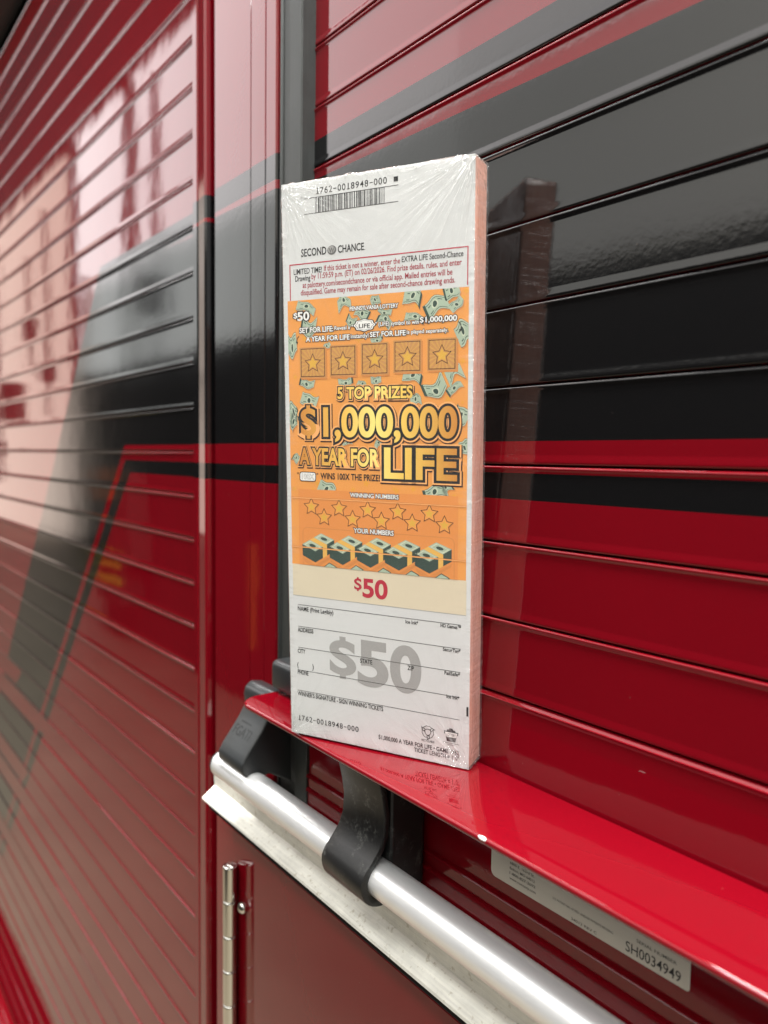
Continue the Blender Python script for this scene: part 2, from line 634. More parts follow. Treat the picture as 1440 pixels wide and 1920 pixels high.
st.build('serial_sticker', bottom_rail, [M['sticker'], M['ink']], Matrix.Translation((0, -0.01225, 0)) @ Matrix.Rotation(math.radians(90), 4, 'X'))

# --- lift bar
TY, TZ, TR = -0.045, -0.2240, 0.0097
me = tube_x(TY, TZ, TR, -0.509, 0.62, 48, 'lift_bar')
shade_auto(me, 40)
lift = obj('lift_bar', me, truck, [M['tube']])
me = tube_x(TY, TZ, TR - 0.0006, -0.5125, -0.5092, 36)
bevel(me, 0.0008, 2)
shade_auto(me, 40)
obj('end_cap', me, lift, [M['plastic']])
# swinging end arm of black plastic that clasps the bar
arm_prof = [(-0.0290, -0.1605), (-0.0335, -0.1640), (-0.0350, -0.1690), (-0.0340, -0.1770), (-0.0395, -0.1860), (-0.0510, -0.2010), (-0.0548, -0.2070),
            (-0.0550, -0.2120), (-0.0520, -0.2160), (-0.0430, -0.2190), (-0.0330, -0.2180), (-0.0150, -0.2280), (-0.0150, -0.1700), (-0.0200, -0.1620)]
me = extrude_x(arm_prof, -0.4965, -0.4600, name='end_arm')
bevel(me, 0.0016, 3, 25)
shade_auto(me, 32)
arm = obj('end_arm', me, lift, [M['plastic']])
# raised lettering on the sloping face of the arm
em = Flat()
em.text('FGATI', 0.003, 0.026, 0.0080, 0.0072, 0.0, 0, 0.01)
for k, (a_, b_) in enumerate(((0.006, 0.021), (0.007, 0.024))):
    for q in range(6):
        xx = a_ + (b_ - a_) * q / 6
        em.rect(xx, 0.0178 + 0.0027 * k, xx + (b_ - a_) / 8, 0.0190 + 0.0027 * k, 0.0, 0)
ax = Vector((1, 0, 0))
ay = Vector((0, 0.0395 - 0.0548, 0.2070 - 0.1860)) * -1
ay = Vector((0, -0.0395 + 0.0510, -0.1860 + 0.2010)).normalized()
az = ax.cross(ay)
if az.y > 0:
    az = -az
org = Vector((-0.4945, -0.0510, -0.2010)) + az * 0.00012
fr = Matrix(((ax.x, ay.x, az.x, org.x), (ax.y, ay.y, az.y, org.y), (ax.z, ay.z, az.z, org.z), (0, 0, 0, 1)))
em.build('arm_lettering', lift, [M['emboss']], fr)
# block behind the arm
me = box(-0.4625, -0.4290, -0.0320, -0.0020, -0.1580, -0.1370, 0.0045, 4)
shade_auto(me, 40)
obj('hinge_block', me, lift, [M['plastic']])
obj('rail_end_plate', box(-0.4580, -0.4424, -0.0142, -0.0015, -0.262, -0.1640, 0.0006, 2), bottom_rail, [M['track']])
# rubber strap that hooks under the bar
path = [(-0.0470, -0.1632), (-0.0462, -0.1710), (-0.0440, -0.1800), (-0.0425, -0.1900), (-0.0432, -0.2000), (-0.0462, -0.2075), (-0.0510, -0.2135), (-0.0555, -0.2190)]
path += [(TY + 0.0122 * math.cos(math.radians(a)), TZ + 0.0122 * math.sin(math.radians(a))) for a in range(172, 301, 12)]
path += [(TY + 0.0122 * math.cos(math.radians(300)) + 0.004, TZ + 0.0122 * math.sin(math.radians(300)) + 0.0015)]
th = 0.0019
left, right_ = [], []
for i, p in enumerate(path):
    a = path[max(i - 1, 0)]
    b = path[min(i + 1, len(path) - 1)]
    t = Vector((b[0] - a[0], b[1] - a[1])).normalized()
    nn = Vector((-t.y, t.x))
    w = th * (1.0 if i < 7 else 1.25)
    left.append((p[0] + nn.x * w, p[1] + nn.y * w))
    right_.append((p[0] - nn.x * w, p[1] - nn.y * w))
me = extrude_x(left + right_[::-1], -0.3535, -0.3150, name='strap')
bevel(me, 0.0006, 2, 60)
shade_auto(me, 40)
obj('strap', me, lift, [M['rubber']])
me = box(-0.3500, -0.3155, -0.0400, -0.0150, -0.236, -0.1640, 0.002, 2)
obj('strap_bracket', me, lift, [M['rubber']])

# --- post between the doors, side tracks, sill, lower compartment door
PY = -0.011
post_prof = [(-0.6376, 0.004), (-0.6376, PY + 0.0018), (-0.6362, PY), (-0.6285, PY), (-0.6275, PY + 0.0010), (-0.6255, PY + 0.0010), (-0.6245, PY), (-0.6110, PY - 0.0012), (-0.6085, PY), (-0.6075, PY + 0.0030),
             (-0.6070, 0.004)]
obj('door_frame', extrude_z(post_prof, -1.15, 0.66), truck, [M['post_paint']])
pp = [(-0.5940, 0.004), (-0.5940, PY + 0.0016), (-0.5928, PY), (-0.5322, PY), (-0.5316, PY + 0.0011), (-0.5308, PY + 0.0011), (-0.5302, PY - 0.0003), (-0.5094, PY - 0.0003), (-0.5090, PY + 0.0006), (-0.5086, PY + 0.0006), (-0.5081, PY),
      (-0.4946, PY), (-0.4932, PY + 0.0010), (-0.4910, PY + 0.0060), (-0.4895, 0.004)]
obj('door_post', extrude_z(pp, -0.286, 0.66), truck, [M['post_paint']])
obj('post_gap', box(-0.610, -0.590, 0.0045, 0.006, -1.0, 0.66), truck, [M['black_gap']])
tp = [(-0.4886, 0.006), (-0.4886, PY + 0.0008), (-0.4880, PY), (-0.4868, PY), (-0.4862, PY + 0.0016), (-0.4762, PY + 0.0010), (-0.4745, PY - 0.0002), (-0.4608, PY), (-0.4598, PY + 0.001), (-0.4598, 0.006)]
obj('side_track', extrude_z(tp, -0.268, 0.66), truck, [M['track']])
# sill
sp = [(-0.0150, -0.2385), (-0.0286, -0.2388), (-0.0292, -0.2400), (-0.0276, -0.2628), (-0.0380, -0.2700), (-0.0384, -0.2716), (-0.0376, -0.2722), (-0.0262, -0.2646), (-0.0258, -0.2410), (-0.0150, -0.2400)]
me = extrude_x(sp, -0.560, 0.62, name='sill')
shade_auto(me, 30)
sill = obj('sill_trim', me, truck, [M['sill']])
obj('sill_gasket', box(-0.556, 0.62, -0.0345, -0.0125, -0.2790, -0.2680, 0.001, 2), sill, [M['black_gap']])
obj('recess_back', box(-0.452, 0.62, -0.0125, -0.0050, -0.2850, -0.2645), truck, [M['black_gap']])
# lower compartment door
me = box(-0.5920, 0.62, -0.0112, 0.004, -1.0, -0.2860, 0.0022, 4)
shade_auto(me, 30)
lower = obj('compartment_door', me, truck, [M['red']])
me = box(-0.5735, 0.62, -0.0152, -0.0100, -1.0, -0.2990, 0.0016, 4)
shade_auto(me, 30)
obj('door_skin', me, lower, [M['red']])
KR, KL, n = 0.0058, 0.0288, 36
prof = [(0.0, 0.0), (KR - 0.0009, 0.0), (KR - 0.0003, -0.0003), (KR, -0.0009), (KR, -0.0014), (KR, -KL + 0.0014), (KR, -KL + 0.0009), (KR - 0.0003, -KL + 0.0003), (KR - 0.0009, -KL)]
kv = [(0, 0, 0)] + [(r_ * math.cos(2 * math.pi * i / n), r_ * math.sin(2 * math.pi * i / n), z_) for r_, z_ in prof[1:] for i in range(n)]
kf = [(0, 1 + (i + 1) % n, 1 + i) for i in range(n)]
for j in range(len(prof) - 2):
    kf += [(1 + j * n + i, 1 + j * n + (i + 1) % n, 1 + (j + 1) * n + (i + 1) % n, 1 + (j + 1) * n + i) for i in range(n)]
kme = mesh(kv, kf, 'hinge_knuckle')
fix_normals(kme)
shade_auto(kme, 50)
kme.materials.append(M['chrome'])
for k in range(8):
    o = bpy.data.objects.new('hinge_knuckle', kme)
    col.objects.link(o)
    o.parent = lower
    o.location = (-0.5452, -0.0212, -0.3255 - 0.0291 * k)
bm = bmesh.new()
bmesh.ops.create_uvsphere(bm, u_segments=24, v_segments=12, radius=0.0046)
for v in bm.verts:
    v.co.y *= 0.75
me = bpy.data.meshes.new('screw')
bm.to_mesh(me)
bm.free()
o = obj('screw', me, lower, [M['chrome']], True)
o.location = (-0.5315, -0.0172, -0.3560)

# bottom rail of the left door
lp = [(-0.0015, -1.0300), (-0.0560, -1.0300), (-0.0585, -1.0312), (-0.0585, -1.0340), (-0.0440, -1.0355), (-0.0430, -1.0460), (-0.0150, -1.0460), (-0.0150, -1.1000), (-0.0015, -1.1000)]
me = extrude_x(lp, -3.4, -0.66)
bevel(me, 0.001, 2, 40)
lrail = obj('bottom_rail', me, truck, [M['red']])
me = tube_x(-0.045, -1.095, 0.0097, -3.4, -0.70)
shade_auto(me, 40)
obj('lift_bar', me, truck, [M['tube']])
hd = obj('header_rail', box(-3.6, 0.7, -0.030, 0.004, 0.664, 0.95, 0.004, 3), truck, [simple('dark_grey_header', (0.035, 0.038, 0.042), 0.35)])

# measured layout of the printed ticket, millimetres from its lower left corner
TXT = [('serial_number', '1762-0018948-000', (21.54, 299.98), (63.88, 299.84), 3.17), ('second', 'SECOND', (12.17, 268.8), (27.78, 269.08), 3.84), ('chance', 'CHANCE', (34.89, 268.98), (50.28, 268.93), 3.56), ('n1a', 'LIMITED TIME!', (7.25, 259.85), (24.9, 260.07), 2.81), ('n1b', 'If this ticket is not a winner, enter the', (26.3, 260.19), (70.87, 260.75), 2.76), ('n1c', 'EXTRA LIFE Second-Chance', (71.9, 260.75), (104.84, 261.06), 2.7), ('n2a', 'Drawing', (8.13, 256.28), (17.68, 256.41), 2.82), ('n2b', 'by 11:59:59 p.m. (ET) on 02/26/2026. Find prize details, rules, and enter', (18.5, 256.44), (104.02, 257.31), 2.78), ('n3', 'at palottery.com/secondchance or via official app. Mailed entries will be', (12.79, 252.14), (99.24, 253.18), 2.81), ('n4', 'disqualified. Game may remain for sale after second-chance drawing ends.', (11.53, 248.25), (100.73, 249.37), 2.81), ('p50a', '$', (6.83, 236.86), (9.14, 236.98), 2.65), ('p50', '50', (9.41, 235.48), (16.59, 235.73), 4.36), ('penn', 'PENNSYLVANIA LOTTERY', (41.79, 238.69), (69.85, 239.14), 1.99), ('sfl', 'SET FOR LIFE:', (10.48, 228.8), (31.56, 229.15), 2.65), ('rev', 'Reveal a "', (32.43, 229.43), (43.57, 229.59), 1.94), ('lifew', 'LIFE', (47.2, 229.64), (53.63, 229.78), 2.06), ('sym', '" (LIFE) symbol to win', (56.9, 230.08), (81.38, 230.25), 2.04), ('mil', '$1,000,000', (82.06, 230.36), (101.85, 230.92), 2.6), ('ayl', 'A YEAR FOR LIFE', (14.59, 223.97), (41.47, 224.48), 2.56), ('ins', 'instantly!', (42.31, 224.68), (52.78, 224.76), 2.17), ('sfl2', 'SET FOR LIFE', (53.69, 224.72), (74.04, 225.09), 2.45), ('sep', 'is played separately.', (74.74, 225.21), (97.38, 225.62), 1.93), ('top5', '5 TOP PRIZES', (33.99, 192.86), (77.83, 194.1), 5.77), ('million', '$1,000,000', (10.9, 172.74), (101.98, 174.46), 14.67), ('ayf', 'A YEAR FOR', (9.37, 156.96), (58.22, 158.69), 8.64), ('life', 'LIFE', (62.33, 151.75), (102.02, 152.41), 15.12), ('x100', '100X', (10.66, 149.45), (18.19, 149.89), 2.78), ('wins', 'WINS 100X THE PRIZE!', (22.6, 149.52), (59.11, 150.4), 3.26), ('winnum', 'WINNING NUMBERS', (41.12, 140.4), (70.05, 141.23), 2.19), ('yournum', 'YOUR NUMBERS', (43.25, 120.88), (67.12, 121.91), 2.48), ('r50a', '$', (43.27, 90.04), (47.43, 89.94), 6.26), ('r50', '50', (48.66, 86.43), (63.07, 86.76), 9.69), ('name', 'NAME (Print Legibly)', (6.15, 74.03), (29.54, 74.11), 2.37), ('ice1', 'Ice Ink*', (74.14, 74.56), (81.49, 74.95), 1.79), ('hd', 'HD Games™', (94.26, 75.11), (105.48, 75.35), 1.83), ('addr', 'ADDRESS', (5.9, 61.46), (16.28, 61.78), 2.39), ('secur', 'SecurTag*', (95.66, 62.61), (105.44, 62.72), 1.75), ('city', 'CITY', (5.64, 48.89), (10.62, 49.13), 2.41), ('state', 'STATE', (46.44, 48.85), (53.91, 49.15), 2.4), ('zip', 'ZIP', (75.35, 49.21), (79.02, 49.33), 2.33), ('fail', 'FailSafe*', (96.63, 49.98), (105.31, 50.06), 1.85), ('par1', '(', (5.15, 40.47), (5.9, 40.49), 2.8), ('par2', ')', (15.29, 40.6), (16.13, 40.64), 2.77), ('phone', 'PHONE', (5.38, 36.13), (12.49, 36.48), 2.52), ('ice2', 'Ice Ink*', (97.87, 37.15), (105.01, 37.6), 1.87), ('sign', "WINNER'S SIGNATURE - SIGN WINNING TICKETS", (5.02, 23.63), (60.51, 23.3), 2.54), ('serial2', '1762-0018948-000', (4.82, 8.32), (45.33, 8.72), 3.04), ('game', '$1,000,000 A YEAR FOR LIFE • GAME 1762', (57.75, 6.76), (105.13, 7.53), 2.34), ('len', 'TICKET LENGTH = 1\' 0"', (79.3, 3.83), (105.17, 4.45), 2.29), ('recy', 'RECYCLABLE', (83.69, 10.68), (91.11, 11.45), 1.23), ('g50a', '$', (28.03, 36.61), (42.6, 37.63), 21.32), ('g5', '5', (46.25, 37.32), (62.46, 38.31), 24.01), ('g0', '0', (66.05, 37.14), (82.14, 38.21), 23.52)]
PT = {'box': [(4.37, 264.47), (107.26, 265.75), (107.46, 247.8), (5.04, 246.05)], 'bar_top': [(14.26, 298.26), (70.06, 298.59)], 'bar_bot': [(14.69, 290.28), (70.06, 290.81)], 'bar_x': [21.4, 63.15], 'square': [(67.4, 300.44), (69.86, 302.49)], 'ball': (31.31, 270.63), 'tick': (13.11, 298.97), 'panel': [(2.46, 245.24), (108.54, 247.32), (107.32, 101.84), (3.53, 100.11)], 'strip': [(3.14, 81.99), (108.36, 83.88)], 'boxes': [((10.31, 204.68), (26.82, 221.15)), ((29.32, 205.23), (45.46, 221.58)), ((48.31, 205.41), (64.33, 221.95)), ((67.25, 206.2), (82.94, 222.44)), ((86.17, 206.62), (101.93, 222.55))], 'stars_u': [(16.29, 134.03), (34.06, 134.44), (51.75, 134.77), (69.59, 134.89), (87.62, 135.29)], 'stars_l': [(24.48, 128.57), (42.46, 129.02), (59.95, 129.29), (77.95, 129.37), (96.03, 129.82)], 'band': [(7.95, 142.81), (103.51, 145.0)], 'perf1': [(3.71, 138.41), (107.73, 140.08)], 'perf2': [(3.43, 110.43), (108.3, 112.12)], 'rrect': [(10.21, 121.13), (101.61, 123.86)], 'stacks': [(21.48, 110.04), (37.91, 110.44), (54.72, 110.91), (71.85, 111.44), (88.79, 111.57)], 'tops': [(27.39, 101.3), (44.15, 101.64), (60.78, 101.84), (76.84, 101.87), (94.08, 101.97)], 'lines': [((6.42, 76.88), (105.46, 78.06)), ((6.17, 64.43), (105.59, 65.06)), ((5.92, 51.98), (105.55, 52.6)), ((5.64, 38.31), (105.16, 39.31)), ((5.08, 26.55), (105.29, 26.67))], 'recycle': (87.3, 16.7), 'key': (100.67, 17.11), 'edge': [(108.97, 29.28), (110.03, 34.51)], 'cloud': [(44.31, 228.43), (56.29, 233.73)], 'badge': [(9.2, 148.27), (19.26, 153.71)], 'arrows': [(10.9, 224.72), (101.89, 227.04)], 'bills': [((14.73, 242.23), 120, 60, -20), ((38.37, 243.13), 80, 75, 8), ((56.79, 243.09), 55, 60, 20), ((49.01, 236.91), 85, 75, -30), ((62.15, 237.29), 80, 40, -15), ((77.92, 243.19), 100, 95, -12), ((90.65, 238.19), 130, 100, 25), ((98.86, 245.09), 85, 90, 15), ((101.37, 238.62), 80, 60, 40), ((16.02, 231.9), 95, 110, -10), ((42.49, 233.71), 60, 60, -25), ((5.32, 223.29), 60, 150, 5), ((105.58, 224.24), 80, 140, 25), ((79.23, 233.19), 110, 50, -15), ((62.13, 232.62), 90, 60, -30), ((14.48, 202.07), 95, 60, -15), ((38.88, 202.38), 90, 50, 8), ((57.04, 202.79), 60, 55, 5), ((77.99, 203.89), 110, 70, -12), ((100.03, 206.39), 90, 120, 25), ((15.82, 192.81), 105, 90, -20), ((6.03, 184.39), 55, 150, 10), ((90.04, 198.2), 130, 100, 25), ((100.93, 197.62), 90, 50, 35), ((79.76, 192.12), 60, 70, 10), ((48.74, 200.56), 60, 40, -30), ((104.77, 184.97), 80, 110, -25), ((27.6, 221.12), 50, 40, 30), ((57.6, 223.43), 70, 40, 20), ((6.0, 183.16), 60, 120, -15), ((26.0, 144.17), 105, 105, -25), ((90.78, 144.84), 130, 90, 20), ((97.17, 147.49), 60, 55, 45), ((58.73, 169.74), 60, 45, 30), ((6.57, 160.78), 45, 60, -35), ((106.6, 168.11), 60, 90, 20), ((39.49, 169.71), 60, 25, 15)], 'W': 110.98, 'H': 307.65}

# ---------------------------------------------------------------- the pack of tickets
U = Vector((0.90152715, 0.43262247, -0.00930585))
V = Vector((0.03289662, -0.04707733, 0.99834941))
OUT = -Vector((-0.43147029, 0.90034522, 0.05667331))
BL = Vector((-0.38138649, -0.06289218, -0.15834147))
pack = bpy.data.objects.new('ticket_pack', None)
col.objects.link(pack)
pack.matrix_world = Matrix(((U.x, V.x, OUT.x, BL.x), (U.y, V.y, OUT.y, BL.y), (U.z, V.z, OUT.z, BL.z), (0, 0, 0, 1)))
pack.empty_display_size = 0.05
pack['label'] = 'shrink-wrapped pack of orange and white fifty dollar lottery tickets standing on the red ledge'
pack['category'] = 'ticket pack'
W, H, TH = PT['W'] * 1e-3, PT['H'] * 1e-3, 0.0172

g = G('ticket_edges')
tc = g.n('ShaderNodeTexCoord').outputs['Object']
mp = g.n('ShaderNodeMapping')
g.link(tc, mp.inputs[0])
mp.inputs['Scale'].default_value = (1, 0.035, 1)
sheets = g.noise(mp.outputs[0], 2600.0, 2.0, 0.6)
sepx = g.n('ShaderNodeSeparateXYZ')
g.link(tc, sepx.inputs[0])
blotch = g.noise(tc, 42.0, 5.0, 0.65)
fine = g.noise(tc, 900.0, 3.0, 0.7)
tone = g.mix(g.ramp(blotch, [(0.35, rgb(0, 0, 0)), (0.65, rgb(1, 1, 1))]), rgb(0.60, 0.22, 0.13), rgb(0.54, 0.28, 0.23))
tone = g.mix(g.ramp(g.math('MULTIPLY_ADD', sheets, 0.6, g.math('MULTIPLY', fine, 0.4)), [(0.36, rgb(0, 0, 0)), (0.66, rgb(1, 1, 1))]), tone, rgb(0.74, 0.46, 0.37))
g.set(Base_Color=tone, Roughness=0.75)
g.put(g.b.inputs['Normal'], g.bump(sheets, 0.6, 0.0003))
M['edges'] = g.m


def paper(name, c, amount=0.05):
    g = G(name)
    tc = g.n('ShaderNodeTexCoord').outputs['Object']
    v = g.noise(tc, 30.0, 5.0, 0.6)
    g.set(Base_Color=g.mix(v, rgb(*[a * (1 - amount) for a in c]), rgb(*[min(1, a * (1 + amount)) for a in c])), Roughness=0.5, Specular_IOR_Level=0.3)
    return g.m


M['white'] = paper('white_card', (0.655, 0.67, 0.665), 0.03)
M['orange'] = paper('orange_print', (0.81, 0.34, 0.078), 0.06)
M['orange_dk'] = paper('deeper_orange_print', (0.66, 0.25, 0.065), 0.05)
M['orange_lt'] = paper('pale_orange_print', (0.92, 0.45, 0.16), 0.04)
M['tan'] = paper('tan_scratch_print', (0.56, 0.27, 0.085), 0.05)
M['goldstar'] = paper('gold_star_print', (0.72, 0.42, 0.06), 0.06)
M['beige'] = paper('beige_scratch_strip', (0.70, 0.62, 0.46), 0.03)
M['redink'] = simple('red_ink', (0.47, 0.018, 0.045), 0.5, spec=0.3)
M['wineink'] = simple('wine_ink', (0.36, 0.03, 0.05), 0.5, spec=0.3)
M['greyink'] = simple('pale_grey_ink', (0.36, 0.36, 0.35), 0.5, spec=0.3)
M['midgrey'] = simple('mid_grey_ink', (0.14, 0.14, 0.14), 0.5, spec=0.3)
M['whiteink'] = simple('white_ink', (0.85, 0.85, 0.82), 0.5, spec=0.3)
M['brownink'] = simple('brown_shadow_ink', (0.045, 0.014, 0.008), 0.5, spec=0.3)
M['bill'] = paper('pale_green_bill', (0.40, 0.50, 0.38), 0.12)
M['bill_lt'] = paper('light_bill_edge', (0.60, 0.66, 0.50), 0.05)
M['bill_dk'] = paper('dark_green_bill', (0.035, 0.070, 0.055), 0.15)
M['bill_mid'] = paper('mid_green_bill', (0.040, 0.068, 0.055), 0.15)
M['bandy'] = paper('yellow_bill_band', (0.80, 0.46, 0.10), 0.05)
g = G('gold_gradient_print')
tc = g.n('ShaderNodeTexCoord').outputs['Object']
sx = g.n('ShaderNodeSeparateXYZ')
g.link(tc, sx.inputs[0])
nx = g.math('MULTIPLY_ADD', sx.outputs[0], 1 / 0.094, -0.009 / 0.094)
g.set(Base_Color=g.ramp(nx, [(0.0, rgb(0.62, 0.24, 0.035)), (0.30, rgb(0.90, 0.56, 0.10)), (0.50, rgb(0.98, 0.82, 0.24)), (0.66, rgb(0.92, 0.62, 0.12)), (1.0, rgb(0.60, 0.24, 0.035))]), Roughness=0.5)
M['gold'] = g.m

# body of the stack
me = box(0.0004, W - 0.0004, 0.0006, H - 0.0006, -TH, -0.0001, 0.0012, 3)
stack = obj('ticket_stack', me, pack, [M['edges']])
shade_auto(me, 40)
# top ticket: a thin card
me = box(0.0003, W - 0.0005, 0.0004, H - 0.0004, -0.0004, 0.0, 0.0, 1)
front = obj('front_ticket', me, pack, [M['white']])

mmf = 1e-3
STEP = 0.00003


def L(k):
    return 0.00003 + STEP * k


T = {t[0]: t for t in TXT}


def put_text(fl, key, layer, slot, weight=0.0, dx=0.0, dy=0.0, mono=False, string=None):
    _, s, a, b, h = T[key]
    y = (a[1] + b[1]) / 2
    fl.text(string or s, (a[0] + dx) * mmf, (b[0] + dx) * mmf, (y + dy) * mmf, h * mmf, L(layer), slot, weight, mono)


# ---- upper white part
f = Flat()
put_text(f, 'serial_number', 1, 0, 0.010, mono=True)
f.rect(67.4 * mmf, 300.2 * mmf, 69.8 * mmf, 302.6 * mmf, L(1))
f.build('serial_number', front, [M['ink']])
f = Flat()
for y in (298.4, 290.5):
    f.rect(14.4 * mmf, (y - 0.16) * mmf, 70.0 * mmf, (y + 0.16) * mmf, L(1))
x = 21.4
rb = random.Random(4)
while x < 63.0:
    w = rb.choice([0.25, 0.25, 0.5, 0.75])
    f.rect(x * mmf, 290.5 * mmf, (x + w) * mmf, 298.4 * mmf, L(1))
    x += w + rb.choice([0.28, 0.28, 0.5, 0.75])
f.rect(12.9 * mmf, 298.2 * mmf, 13.05 * mmf, 300.4 * mmf, L(1))
f.rect(12.0 * mmf, 299.1 * mmf, 14.0 * mmf, 299.25 * mmf, L(1))
f.build('barcode', front, [M['ink']])
f = Flat()
put_text(f, 'second', 1, 0, 0.02)
put_text(f, 'chance', 1, 0, 0.02)
bx, by = 31.2, 270.7
f.poly([((bx + 2.75 * math.cos(t * math.pi / 16)) * mmf, (by + 2.4 * math.sin(t * math.pi / 16)) * mmf) for t in range(32)], L(1), 1)
f.poly([((bx - 0.3 + 2.1 * math.cos(t * math.pi / 16)) * mmf, (by + 0.3 + 1.8 * math.sin(t * math.pi / 16)) * mmf) for t in range(32)], L(2), 2)
f.text('W', (bx - 1.7) * mmf, (bx + 1.5) * mmf, (by - 1.3) * mmf, 2.4 * mmf, L(3), 1, 0.02)
f.rect(50.6 * mmf, 268.9 * mmf, 51.0 * mmf, 269.3 * mmf, L(1), 0)
f.build('second_chance_logo', front, [M['ink'], M['midgrey'], M['greyink']])
f = Flat()
lw = 0.28
b0, b1, b2, b3 = PT['box']
f.rect(4.5 * mmf, 264.9 * mmf, 107.5 * mmf, (264.9 + 2 * lw) * mmf, L(1))
f.rect(4.5 * mmf, 246.4 * mmf, (4.5 + 2 * lw) * mmf, 264.9 * mmf, L(1))
f.rect((107.5 - 2 * lw) * mmf, 247.2 * mmf, 107.5 * mmf, 264.9 * mmf, L(1))
f.build('notice_frame', front, [M['redink']])
f = Flat()
for k, s in (('n1a', 1), ('n1b', 0), ('n1c', 1), ('n2a', 1), ('n2b', 0), ('n3', 0), ('n4', 0)):
    put_text(f, k, 1, s, 0.014)
f.build('notice_text', front, [M['wineink'], M['ink']])

# ---- orange game panel
PX0, PX1, PY0, PY1 = 2.9, 108.0, 101.0, 246.3
f = Flat()
f.rect(PX0 * mmf, PY0 * mmf, PX1 * mmf, PY1 * mmf, L(1))
f.build('game_panel', front, [M['orange']])


def clip(pts, x0=PX0, x1=PX1, y0=PY0, y1=PY1):
    def cut(ps, inside, inter):
        out = []
        for i in range(len(ps)):
            a, b = ps[i - 1], ps[i]
            if inside(b):
                if not inside(a):
                    out.append(inter(a, b))
                out.append(b)
            elif inside(a):
                out.append(inter(a, b))
        return out

    def ix(c):
        return lambda a, b: (c, a[1] + (b[1] - a[1]) * (c - a[0]) / (b[0] - a[0]))

    def iy(c):
        return lambda a, b: (a[0] + (b[0] - a[0]) * (c - a[1]) / (b[1] - a[1]), c)
    for ins, it in ((lambda p: p[0] >= x0, ix(x0)), (lambda p: p[0] <= x1, ix(x1)), (lambda p: p[1] >= y0, iy(y0)), (lambda p: p[1] <= y1, iy(y1))):
        if len(pts) < 3:
            return []
        pts = cut(pts, ins, it)
    return pts


def cpoly(fl, pts, layer, slot):
    pts = clip(pts)
    if len(pts) >= 3:
        fl.poly([(p[0] * mmf, p[1] * mmf) for p in pts], L(layer), slot)


def star(cx, cy, r, ri=0.45, rot=0.0, sx=1.0):
    return [(cx + sx * (r if k % 2 == 0 else r * ri) * math.sin(rot + k * math.pi / 5), cy + (r if k % 2 == 0 else r * ri) * math.cos(rot + k * math.pi / 5)) for k in range(10)]


# faint gold stars in the ground
rs = random.Random(11)
f = Flat()
for k in range(64):
    cpoly(f, star(rs.uniform(4, 107), rs.uniform(146, 245), rs.uniform(1.0, 2.6), 0.45, rs.uniform(0, 1.2)), 2, 0)
for k in range(12):
    cpoly(f, star(rs.uniform(4, 107), rs.uniform(140, 148), rs.uniform(1.0, 2.2), 0.45, rs.uniform(0, 1.2)), 2, 0)
f.build('ground_stars', front, [paper('faint_gold_star', (0.80, 0.37, 0.05), 0.05)])


def banknote(fl, cx, cy, w, h, ang, seed):
    r = random.Random(seed)
    a = math.radians(ang)
    ca, sa = math.cos(a), math.sin(a)
    bend = r.uniform(0.10, 0.26) * r.choice((-1, 1))
    taper = r.uniform(-0.22, 0.22)

    def P(u, v):
        x = u * w / 2
        y = v * h / 2 * (1 + taper * u) + bend * h * (u * u - 0.5) * 1.6 + 0.10 * h * math.sin(u * 4 + seed)
        return (cx + x * ca - y * sa, cy + x * sa + y * ca)
    N = 8
    us = [-1 + 2 * i / N for i in range(N + 1)]

    def strip(u0, u1, v0, v1, layer, slot):
        uu = [u0 + (u1 - u0) * i / N for i in range(N + 1)]
        for i in range(N):
            cpoly(fl, [P(uu[i], v0), P(uu[i + 1], v0), P(uu[i + 1], v1), P(uu[i], v1)], layer, slot)
    # drop shadow, pale rim, green face, inner border, dark curl, portrait oval
    uu = us
    for i in range(N):
        q = [P(uu[i], -1.12), P(uu[i + 1], -1.12), P(uu[i + 1], 1.0), P(uu[i], 1.0)]
        cpoly(fl, [(p[0] + 0.5, p[1] - 0.6) for p in q], 2.5, 4)
    strip(-1, 1, -1.06, 1.06, 2.8, 3)
    strip(-0.985, 0.985, -1, 1, 3, 2)
    strip(-0.96, 0.96, -0.92, 0.92, 3.4, 1)
    strip(-0.90, 0.90, -0.80, -0.72, 3.8, 3)
    strip(-0.90, 0.90, 0.72, 0.80, 3.8, 3)
    strip(-0.62, -0.30, -0.55, -0.42, 3.8, 3)
    strip(-0.62, -0.36, 0.36, 0.48, 3.8, 3)
    strip(0.34, 0.66, 0.36, 0.48, 3.8, 3)
    side = r.choice((-1, 1))
    strip(min(side * 0.78, side), max(side * 0.78, side), -0.99, 0.99, 3.9, 3 if r.random() < 0.5 else 1)
    cpoly(fl, [P(0.30 * math.cos(t * math.pi / 7), 0.52 * math.sin(t * math.pi / 7)) for t in range(14)], 4.2, 2)
    cpoly(fl, [P(0.20 * math.cos(t * math.pi / 7), 0.40 * math.sin(t * math.pi / 7)) for t in range(14)], 4.5, 3)


k1, k2 = 0.0904, 0.0794
for i, (p, w, h, a) in enumerate(PT['bills']):
    f = Flat()
    banknote(f, p[0], p[1], w * k1 * 1.12, h * k2 * 0.92, a, i + 1)
    if f.f:
        f.build('banknote_print', front, [M['bill'], M['bill'], M['bill_lt'], M['bill_dk'], M['orange_dk']])


def outlined(name, key, layer, fill, w_out, w_glow=None, weight=0.0, glow=None, shadow=True):
    f = Flat()
    if shadow:
        put_text(f, key, layer, 3, (w_glow or w_out) + 0.01, 0.45, -0.55)
    if w_glow:
        put_text(f, key, layer + 0.5, 2, w_glow)
    put_text(f, key, layer + 1.0, 1, w_out)
    put_text(f, key, layer + 1.5, 0, weight)
    f.build(name, front, [fill, M['ink'], glow or M['orange_lt'], M['brownink']])


